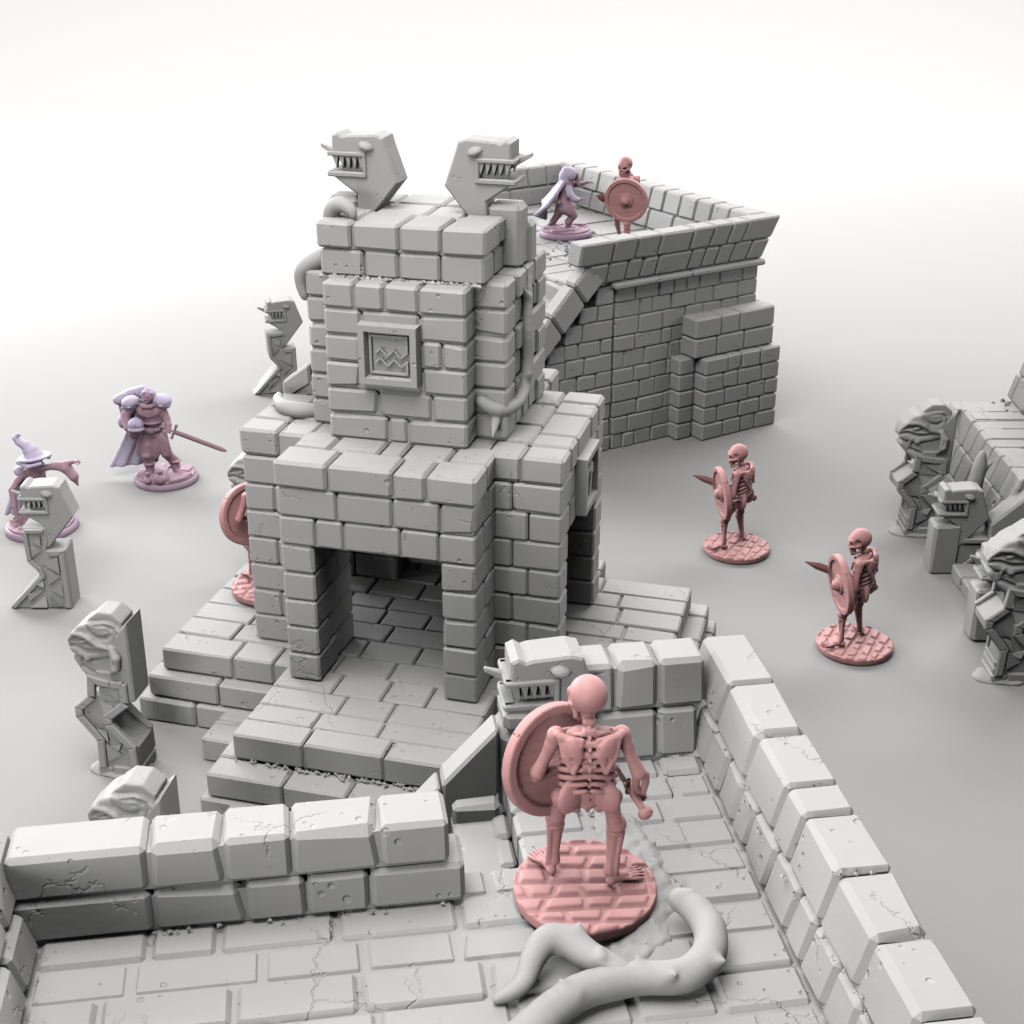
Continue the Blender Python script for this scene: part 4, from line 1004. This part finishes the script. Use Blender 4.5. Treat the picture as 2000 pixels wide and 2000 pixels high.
# ------------------------------------------------------------------ hero figurines, lit and shaded tones coloured in by part, posed in place (x right, y away from the viewer)
rzM = lambda a: Matrix.Rotation(R(a), 3, 'Z'); rxM = lambda a: Matrix.Rotation(R(a), 3, 'X'); ryM = lambda a: Matrix.Rotation(R(a), 3, 'Y')
def hero_base(root, rad, seed, top=.13):
    mb = MB(); n = 48
    prof = [(rad*.97, 0), (rad, .02), (rad*.96, top*.72), (rad*.93, top*.78), (0.001, top*.78)]
    vs = [(x*math.cos(2*math.pi*j/n), x*math.sin(2*math.pi*j/n), z) for x, z in prof for j in range(n)]
    fs = [(i*n+j, i*n+(j+1) % n, (i+1)*n+(j+1) % n, (i+1)*n+j) for i in range(len(prof)-1) for j in range(n)]
    mb.add(vs, fs); sub(mb, 'round_base', root, LILAC, True)
    r = random.Random(seed); c = Clay((-rad, -rad, .05), (rad, rad, top+.14), .0105)
    c.disc((0, 0, top*.8), (0, 0, 1), rad*.90, .032, .012, 0)
    for i in range(11):
        a = r.uniform(0, 6.28); d = rad*.75*math.sqrt(r.random())
        c.bx((d*math.cos(a), d*math.sin(a), top+r.uniform(-.01, .012)), (r.uniform(.09, .17), r.uniform(.08, .13), .03), rzM(r.uniform(0, 90)) @ rxM(r.uniform(-4, 4)), .012, .002)
    c.disc((0, 0, top), (0, 0, 1), rad*1.4, .2, .01, 0, 'add') if False else None
    c.rough(.004, 20, seed)
    # keep the flagstones inside the rim
    X = c.lo[0]+c.h*np.arange(c.n[0]); Y = c.lo[1]+c.h*np.arange(c.n[1])
    c.d = np.maximum(c.d, (np.sqrt(X[:, None]**2+Y[None, :]**2)-rad*.9)[:, :, None].astype(np.float32))
    return c.build('flagstones', MAUVE, root)

def hand(c, w, tip, up, spread=.016, curl=.5, r=.012):
    """palm with four bent fingers and a thumb"""
    w, tip, up = Vector(w), Vector(tip), Vector(up).normalized(); d = (tip-w).normalized(); L = (tip-w).length; s = d.cross(up).normalized()
    c.ell(tuple(w+d*L*.25), (.03, .03, .03), None, .012)
    for i in range(4):
        o = s*(i-1.5)*spread; l = L*(.92, 1, .96, .8)[i]
        c.path([tuple(w+d*L*.3+o*.8), tuple(w+d*l*.68+o*1.25+up*.012), tuple(w+d*l+o*1.5-up*L*curl*.35)], [r, r*.9, r*.7], .003)
    c.path([tuple(w+d*L*.15-s*spread*1.6), tuple(w+d*L*.4-s*spread*3.2), tuple(w+d*L*.6-s*spread*2.6-up*.02)], [r, r*.9, r*.7], .004)

def face(c, q, s=1.0, dk=.006):
    """nose, brow, eye sockets, mouth, chin on a head at q(x, forward, z)"""
    c.cone(q(0, .075*s, .01*s), q(0, .098*s, -.022*s), .010*s, .015*s, .008)
    for sd in (-1, 1):
        c.ell(q(sd*.034*s, .086*s, .008*s), (.018*s, .016*s, .011*s), None, .004, 'sub'); c.ell(q(sd*.034*s, .074*s, .007*s), (.011*s,)*3, None, .002)
        c.ell(q(sd*.085*s, .0, -.005*s), (.012*s, .022*s, .03*s), None, .006); c.cone(q(sd*.015*s, .09*s, .028*s), q(sd*.055*s, .078*s, .03*s), .009*s, .008*s, .006)
    c.ell(q(0, .07*s, -.078*s), (.03*s, .025*s, .02*s), None, .012)
    c.path([q(-.024*s, .084*s, -.05*s), q(0, .094*s, -.052*s), q(.024*s, .084*s, -.05*s)], .005*s, .003, 'sub')

def knight():
    root = empty('person', (0, 0, 0), 0, 'mauve figurine of a caped person in plate armour holding a helmet and lowered sword', 'figurine')
    hero_base(root, .53, 3)
    c = Clay((-.66, -.42, .08), (.46, .5, 1.68), .0105)
    P = c.path
    # legs, boots
    for hx, kx, ax, ky, ay, ty in ((-.20, -.21, -.20, -.10, -.08, -.24), (-.03, .05, .15, -.03, .02, -.06)):
        P([(hx, .02, .80), (hx*.5+kx*.5, ky*.6, .64), (kx, ky, .48), (ax*.7+kx*.3, ay+.02, .33), (ax, ay, .18)], [.10, .09, .075, .075, .055], .02)
        c.ell((kx, ky-.055, .49), (.05, .035, .055), None, .01); P([(ax, ay+.03, .155), (ax+(.06 if ax > 0 else -.02), ty, .145)], [.05, .042], .015); c.disc((ax, ay, .33), (0, 0, 1), .082, .014, .008, .006)
    # tassets, belt, breastplate
    c.ell((-.11, .0, .83), (.17, .12, .12), None, .02)
    for x, z, a in ((-.25, .63, 14), (-.12, .62, -3), (.02, .64, -16)):
        c.ell((x, -.085, z), (.105, .035, .22), ryM(a), .008)
    c.disc((-.115, 0, .93), (0, 0, 1), .165, .03, .012, .01); c.bx((-.10, -.165, .93), (.035, .02, .035), None, .006, .004)
    c.ell((-.12, .0, 1.10), (.165, .115, .2), None, .03); c.ell((-.13, -.02, 1.23), (.185, .13, .14), None, .04); c.disc((-.12, -.0, 1.03), (0, .1, 1), .162, .012, .01, .008)
    c.path([(-.24, -.115, 1.20), (-.13, -.135, 1.165), (-.02, -.115, 1.20)], .014, .008)
    P([(-.245, -.02, 1.33), (-.18, -.13, 1.335), (-.08, -.14, 1.345), (.0, -.04, 1.35)], .035, .012)
    # head turned to the right
    H = rzM(160); hc = Vector((-.115, -.045, 1.48)); q = lambda x, y, z: tuple(hc+H @ Vector((x*.95, y, z)))
    P([(-.12, .02, 1.32), (-.115, -.02, 1.42)], .06, .02); c.ell(hc, (.078, .088, .108), H, .01); face(c, q, .95)
    # arms: one holds the helmet, one the sword
    P([(-.36, .0, 1.30), (-.46, -.02, 1.16), (-.47, -.06, 1.08)], [.075, .07, .065], .02); P([(-.47, -.06, 1.08), (-.42, -.16, .99), (-.34, -.20, .945)], [.062, .058, .048], .015); c.disc((-.41, -.165, .985), (.8, -.5, -.5), .064, .016, .008, .004)
    hand(c, (-.33, -.205, .945), (-.22, -.235, .945), (0, 0, 1), .018, .4, .015)
    P([(.02, .0, 1.32), (.06, .0, 1.16), (.09, -.01, 1.09)], [.07, .062, .058], .02); P([(.09, -.01, 1.09), (.12, -.06, 1.0), (.13, -.09, .95)], [.055, .05, .042], .015)
    hd = Vector((.135, -.10, .93)); c.ell(tuple(hd), (.036, .036, .034), None, .01)
    for i in range(4): P([tuple(hd+Vector((-.03+.02*i, -.03, .02-.008*i))), tuple(hd+Vector((-.036+.02*i, -.045, -.015-.008*i))), tuple(hd+Vector((-.03+.02*i, -.012, -.036-.008*i)))], [.012, .012, .009], .002)
    P([tuple(hd+Vector((-.03, .0, .02))), tuple(hd+Vector((.0, -.034, .036))), tuple(hd+Vector((.03, -.03, .018)))], [.013, .012, .009], .003)
    c.ell((-.37, -.07, .84), (.08, .07, .085), None, .008); P([(-.37, -.07, .91), (-.36, -.07, .95)], .03, .006)
    c.rough(.002, 30, 2); c.build('body', MAUVE, root)
    # pale pieces: hair, shoulder plates, helmet, cape, pack with bedroll
    k = Clay((-.42, -.3, 1.2), (.2, .25, 1.7), .0105)
    for i in range(9):
        a = -60+15*i; k.path([q(math.sin(R(a))*.02, -.02, .11), q(math.sin(R(a))*.08, .02*math.cos(R(a)), .07), q(math.sin(R(a))*.095, -.03, -.02-.01*(i % 3)), q(math.sin(R(a))*.085, -.05, -.10)], [.026, .024, .02, .010], .008)
    k.ell(q(0, -.03, .035), (.085, .085, .085), H, .01); k.path([q(.03, .07, .09), q(.07, .085, .04), q(.08, .07, -.03)], [.02, .018, .008], .006); k.build('hair', LAV, root)
    for sd, cx, cz, t in ((-1, -.385, 1.37, 18), (1, .06, 1.40, -18)):
        k = Clay((cx-.24, -.25, cz-.24), (cx+.24, .25, cz+.24), .0105); k.ell((cx, -.01, cz), (.135, .13, .10), ryM(t*-1), .0); k.bx((cx-sd*.0, 0, cz-.10), (.2, .2, .055), ryM(-t), .01, .01, 'sub')
        k.path([(cx-.12, -.06, cz-.045+sd*.035), (cx, -.135, cz-.05), (cx+.12, -.06, cz-.045-sd*.035)], .014, .005); k.ell((cx, -.005, cz-.065), (.118, .112, .07), ryM(t*-1), .004); k.build('shoulder_plate', LAV, root)
    k = Clay((-.45, -.42, .9), (-.1, -.05, 1.3), .0105); k.ell((-.285, -.235, 1.075), (.11, .105, .115), None, 0); k.disc((-.285, -.235, 1.0), (0, .15, 1), .115, .022, .01, .006); k.path([(-.285, -.13, 1.15), (-.28, -.24, 1.195), (-.275, -.34, 1.12)], .016, .008)
    k.path([(-.37, -.31, 1.06), (-.28, -.345, 1.05), (-.20, -.31, 1.06)], .012, .004, 'sub'); k.build('helmet', LAV, root)
    k = Clay((-.9, -.2, .05), (.1, .45, 1.5), .013)
    for i in range(15):
        t = i/14; f = math.sin(i*1.35)
        k.path([(-.36+.30*t, .13+.012*f, 1.34), (-.44+.38*t, .19+.02*f, .95), (-.60+.50*t, .18+.03*f, .58), (-.78+.62*t, .06+.03*f+.1*t, .27-.05*(1-t))], [.03, .032, .034, .030], .035)
    k.build('cape', LAV, root)
    k = Clay((-.72, -.1, .75), (-.0, .42, 1.72), .012); k.bx((-.42, .19, 1.10), (.17, .11, .24), ryM(-6), .05, 0); k.path([(-.58, .10, 1.36), (-.42, .16, 1.44), (-.24, .16, 1.50)], .085, .01); k.disc((-.585, .10, 1.355), (.85, -.2, -.5), .06, .02, .01, .004, 'sub'); k.disc((-.58, .10, 1.36), (.85, -.2, -.5), .035, .02, .01, .004)
    for t in (.35, .75): k.disc((-.58+.34*t, .10+.06*t, 1.36+.14*t), (.85, .2, .35), .092, .012, .006, .003)
    k.ell((-.56, .12, .98), (.075, .10, .12), None, .015); k.build('backpack', LAV, root)
    # sword
    s = MB(); A = hd+Vector((.02, -.01, -.005)); d = Vector((.90, -.12, -.36)).normalized(); u = Vector((0, 0, 1)); u = (u-d*u.dot(d)).normalized(); n = d.cross(u)
    ob = lambda t, a, b: tuple(A+d*t+u*a+n*b); vs = []
    for t, w_ in ((.06, .042), (.45, .042), (.78, .040), (.86, .002)): vs += [ob(t, w_, 0), ob(t, .012, .016), ob(t, -.012, .016), ob(t, -w_, 0), ob(t, -.012, -.016), ob(t, .012, -.016)]
    s.add(vs, [(6*i+j, 6*i+(j+1) % 6, 6*i+6+(j+1) % 6, 6*i+6+j) for i in range(3) for j in range(6)]+[tuple(range(6))]); sw = sub(s, 'sword', root, MAUVE)
    k = Clay(A-Vector((.22,)*3), A+Vector((.22,)*3), .009); k.path([ob(.06, .11, 0), ob(.06, -.11, 0)], .018, 0); k.ell(ob(.06, .115, 0), (.026,)*3, None, .006); k.ell(ob(.06, -.115, 0), (.026,)*3, None, .006); k.path([ob(-.12, 0, 0), ob(.06, 0, 0)], .016, .004); k.ell(ob(-.14, 0, 0), (.028,)*3, None, .006); k.build('hilt', MAUVE, sw)
    for x, y, r_, h_ in ((-.165, -.36, .062, .2), (.01, -.36, .088, .24)):
        k = Clay((x-.12, y-.12, .08), (x+.12, y+.12, .42), .009); k.ell((x, y, .10+r_*.95), (r_,)*3, None, 0); k.path([(x, y, .1+r_), (x, y, .1+h_*.86)], r_*.40, .015); k.disc((x, y, .1+h_*.92), (0, 0, 1), r_*.52, .022, .008, .004); k.build('bottle', MAUVE, root)
    return root
def bulk(o, s):
    for ch in o.children:
        if not ch.name.startswith(('round_base', 'flagstones', 'fallen_plank')): ch.scale = s
    return o
K = bulk(knight(), (1.15, 1.18, 1.0)); K.location = (-5.72, 21.72, 0)

def lady():
    root = empty('person', (0, 0, 0), 0, 'hooded person figurine in a windblown lavender cape lunging right on the back tower', 'figurine')
    hero_base(root, .50, 8)
    c = Clay((-.42, -.4, .1), (.55, .4, 1.35), .0105); P = c.path
    k = Clay((-.66, -.4, .1), (.3, .4, 1.4), .0115)
    # lunging legs, skirted tunic
    P([(-.02, -.02, .60), (.07, -.06, .46), (.12, -.05, .38)], [.10, .095, .08], .02); P([(.12, -.05, .38), (.05, -.04, .26), (.04, -.02, .16)], [.072, .06, .045], .015); P([(.03, -.0, .15), (.15, -.05, .145)], [.045, .034], .012)
    P([(-.06, .03, .60), (-.10, .06, .45), (-.13, .08, .36)], [.10, .085, .07], .02); P([(-.13, .08, .36), (-.20, .1, .24), (-.25, .12, .17)], [.065, .055, .045], .015); P([(-.26, .12, .16), (-.15, .10, .15)], [.04, .034], .012)
    P([(-.02, .0, .74), (-.02, .0, .62), (.02, -.01, .52)], [.10, .125, .15], .02); P([(-.14, -.06, .57), (.0, -.13, .555), (.14, -.08, .545)], .018, .008)
    P([(-.02, .0, .70), (.0, .0, .84), (.02, .0, .95)], [.095, .11, .105], .03); c.disc((-.015, .0, .70), (0, .05, 1), .115, .02, .01, .006); c.ell((-.12, -.10, .64), (.05, .04, .05), None, .008)
    H = rzM(-68); hc = Vector((.10, -.02, 1.10)); q = lambda x, y, z: tuple(hc+H @ Vector((x, y, z)))
    c.ell(hc, (.075, .075, .10), None, .01); face(c, q, .9); P([(.04, .0, .97), (.08, .0, 1.04)], .05, .02)
    for a in (-.05, .03, .06): P([q(a, .06, .05), q(a*1.2, .085, -.06), q(a+.01, .09, -.15), q(a+.04, .11, -.20)], [.018, .018, .016, .006], .006)
    # arms reaching forward
    P([(.02, -.10, .93), (.05, -.16, .80), (.12, -.17, .72)], [.055, .05, .045], .015); P([(.12, -.17, .72), (.20, -.17, .70)], [.042, .035], .01); hand(c, (.20, -.17, .70), (.33, -.17, .725), (0, 0, 1), .014, .3, .011)
    P([(.05, .10, .95), (.16, .12, .90), (.25, .08, .92)], [.055, .048, .04], .015); P([(.25, .08, .92), (.34, .04, .97)], [.04, .032], .01); hand(c, (.34, .04, .97), (.45, .0, .98), (0, 0, 1), .014, .7, .011)
    c.rough(.002, 30, 4); c.build('body', MAUVE, root)
    s = Clay((-.05, -.3, .6), (.32, .0, .98), .01); s.path([(.03, -.10, .91), (.06, -.165, .79), (.13, -.175, .715), (.19, -.172, .70)], [.064, .066, .058, .05], .015); s.build('sleeve', LAV, root)
    # hood and cape
    k.ell((.075, -.005, 1.125), (.115, .115, .135), ryM(-12), .02); k.path([(.0, .0, 1.19), (-.03, .0, 1.10), (-.03, .0, 1.0)], [.08, .09, .10], .03); k.ell(q(0, .075, -.02), (.075, .09, .105), H, .012, 'sub')
    for i in range(12):
        t = i/11; w_ = .022*math.sin(i*1.6)
        k.path([(-.05, -.13+.26*t, .99), (-.17-.02*t, -.17+.34*t+w_, .80), (-.33-.02*t+w_, -.19+.38*t, .58), (-.52+.20*t+w_, -.17+.34*t-w_, .42-.17*t)], [.036, .034, .034, .028], .03)
    k.build('hooded_cape', LAV, root)
    b = MB(); r = random.Random(5)
    for x, y, z, a in ((-.28, -.1, .12, 10), (.25, .12, .14, 50)):
        b = MB(); block(b, lambda u, n, zz: (x+u, y+n, z+zz), -.14, .14, -.05, .05, -.03, .05, .015, r); sub(b, 'fallen_plank', root, MAUVE)
    return root
LD = bulk(lady(), (1.10, 1.25, 1.0)); LD.location = (1.0, 26.4, 3.0)

def witch():
    root = empty('person', (0, 0, 0), 0, 'person figurine in a bent pointed hat and flowing sleeves pointing right, behind a serpent statue', 'figurine')
    hero_base(root, .55, 12)
    c = Clay((-.62, -.4, .1), (.78, .4, 1.55), .0115); P = c.path
    P([(.0, .02, .14), (-.02, .02, .4), (-.02, .0, .66)], [.26, .19, .115], .03)
    for i in range(10):
        a = R(36*i); P([(.27*math.cos(a), .02+.24*math.sin(a), .13), (-.02+.14*math.cos(a), .02+.12*math.sin(a), .6)], [.05, .03], .03)
    P([(-.02, .0, .66), (.0, -.01, .82), (.02, -.01, .94)], [.105, .115, .12], .03); P([(.02, -.01, .96), (.04, -.02, 1.06)], .05, .02)
    H = rzM(-150); hc = Vector((.05, -.03, 1.13)); q = lambda x, y, z: tuple(hc+H @ Vector((x, y, z))); c.ell(hc, (.075, .075, .10), None, .01); face(c, q, .9)
    for a in (-.07, -.03, .04, .075): P([q(a, .0, .0), q(a*1.2, -.03, -.12), q(a*1.5, -.04, -.25)], [.03, .035, .012], .01)
    # pointing arm with a wide sleeve
    P([(.12, -.02, 1.0), (.32, -.06, 1.06), (.52, -.10, 1.12)], [.055, .05, .042], .02); P([(.34, -.06, 1.05), (.50, -.10, 1.05), (.60, -.12, .92), (.65, -.13, .78)], [.05, .08, .065, .012], .03); P([(.52, -.10, 1.12), (.60, -.11, 1.15)], [.035, .03], .01)
    hand(c, (.59, -.11, 1.15), (.72, -.13, 1.17), (0, 0, 1), .016, .9, .012)
    P([(-.09, -.02, .95), (-.22, -.06, .82), (-.30, -.12, .70)], [.055, .05, .045], .02); P([(-.30, -.12, .70), (-.27, -.20, .48), (-.24, -.24, .28)], [.05, .04, .03], .02); hand(c, (-.24, -.24, .30), (-.22, -.27, .17), (0, -1, 0), .018, .2, .012)
    c.rough(.003, 24, 6); c.build('body', MAUVE, root)
    k = Clay((-.45, -.36, 1.05), (.4, .36, 1.62), .0105)
    k.disc((.05, -.02, 1.19), (-.12, .12, 1), .235, .018, .014, 0); k.path([(.04, -.02, 1.19), (-.0, -.01, 1.28), (-.06, .0, 1.36), (-.15, .0, 1.42), (-.19, .0, 1.48), (-.15, .0, 1.535), (-.10, .0, 1.53)], [.13, .105, .075, .055, .042, .028, .010], .015); k.disc((.025, -.015, 1.22), (-.2, .1, 1), .128, .022, .01, .008)
    k.path([(.26, -.06, 1.20), (.31, -.08, 1.25)], [.03, .012], .015); k.path([(-.15, -.14, 1.15), (.02, -.24, 1.13), (.18, -.20, 1.16)], .03, .03); k.build('pointed_hat', LAV, root)
    k = Clay((-.62, -.3, .1), (.2, .45, 1.15), .0125)
    for i in range(7):
        t = i/6; k.path([(-.12+.22*t, .10, 1.02), (-.26+.32*t, .17+.03*math.sin(i*2), .75), (-.42+.44*t, .16+.04*math.sin(i*2.4), .45), (-.52+.52*t, .10+.04*math.sin(i*2.7), .20)], [.035, .04, .04, .035], .03)
    k.ell((-.20, .03, .93), (.10, .09, .08), ryM(30), .02); k.build('cloak', LAV, root); return root
WT = bulk(witch(), (1.06, 1.15, 1.0)); WT.location = (-7.20, 19.8, 0)


# ------------------------------------------------------------------ camera, light, view
cam = bpy.data.objects.new('camera', bpy.data.cameras.new('camera')); COL.objects.link(cam)
cam.data.sensor_width = 36; cam.data.lens = 50.0; cam.data.clip_start = 0.1; cam.data.clip_end = 400
cam.location = (0, 0, 9.13); cam.rotation_euler = (R(90-24.1), 0, 0)
scn.camera = cam
scn.cycles.diffuse_bounces = 0

def area(name, loc, target, size, power, col=(1, 1, 1), sy=None):
    l = bpy.data.lights.new(name, 'AREA'); l.energy = power; l.color = col; l.shape = 'RECTANGLE'; l.size = size; l.size_y = sy or size
    o = bpy.data.objects.new(name, l); COL.objects.link(o); o.location = loc
    o.rotation_euler = (Vector(target)-Vector(loc)).to_track_quat('-Z', 'Y').to_euler(); return o
area('softbox_over_backdrop', (0, 56, 30), (0, 58, 0), 110, 61000, (1.0, 0.992, 0.986), 26)
area('softbox_low_back_left', (-28, 42, 10.5), (0, 10, 3), 24, 12000, (0.992, 0.992, 1.0), 8)
area('softbox_back_right', (15, 34, 16), (0, 14, 1), 12, 1250, (1.0, 0.992, 0.986), 10)
area('softbox_overhead', (-4, 9, 19), (-2, 10, 0), 14, 3500, (1.0, 0.992, 0.986), 14)
area('softbox_left', (-20, 12, 13), (0, 13, 1), 10, 500, (1.0, 0.992, 0.986), 10)
area('softbox_right', (32, 14, 9), (0, 14, 2), 20, 1700, (1.0, 0.992, 0.986), 8)
area('softbox_front', (-10, -10, 6), (0, 12, 2), 9, 2000, (1, 0.996, 0.99), 6)
w = bpy.data.worlds.new('World'); scn.world = w; w.use_nodes = True
bg = w.node_tree.nodes['Background']; bg.inputs['Color'].default_value = (1, 0.99, 0.985, 1); bg.inputs['Strength'].default_value = 0.025
vs = scn.view_settings
vs.view_transform = 'Standard'; vs.look = 'None'; vs.gamma = 1; vs.exposure = 0; vs.use_curve_mapping = False
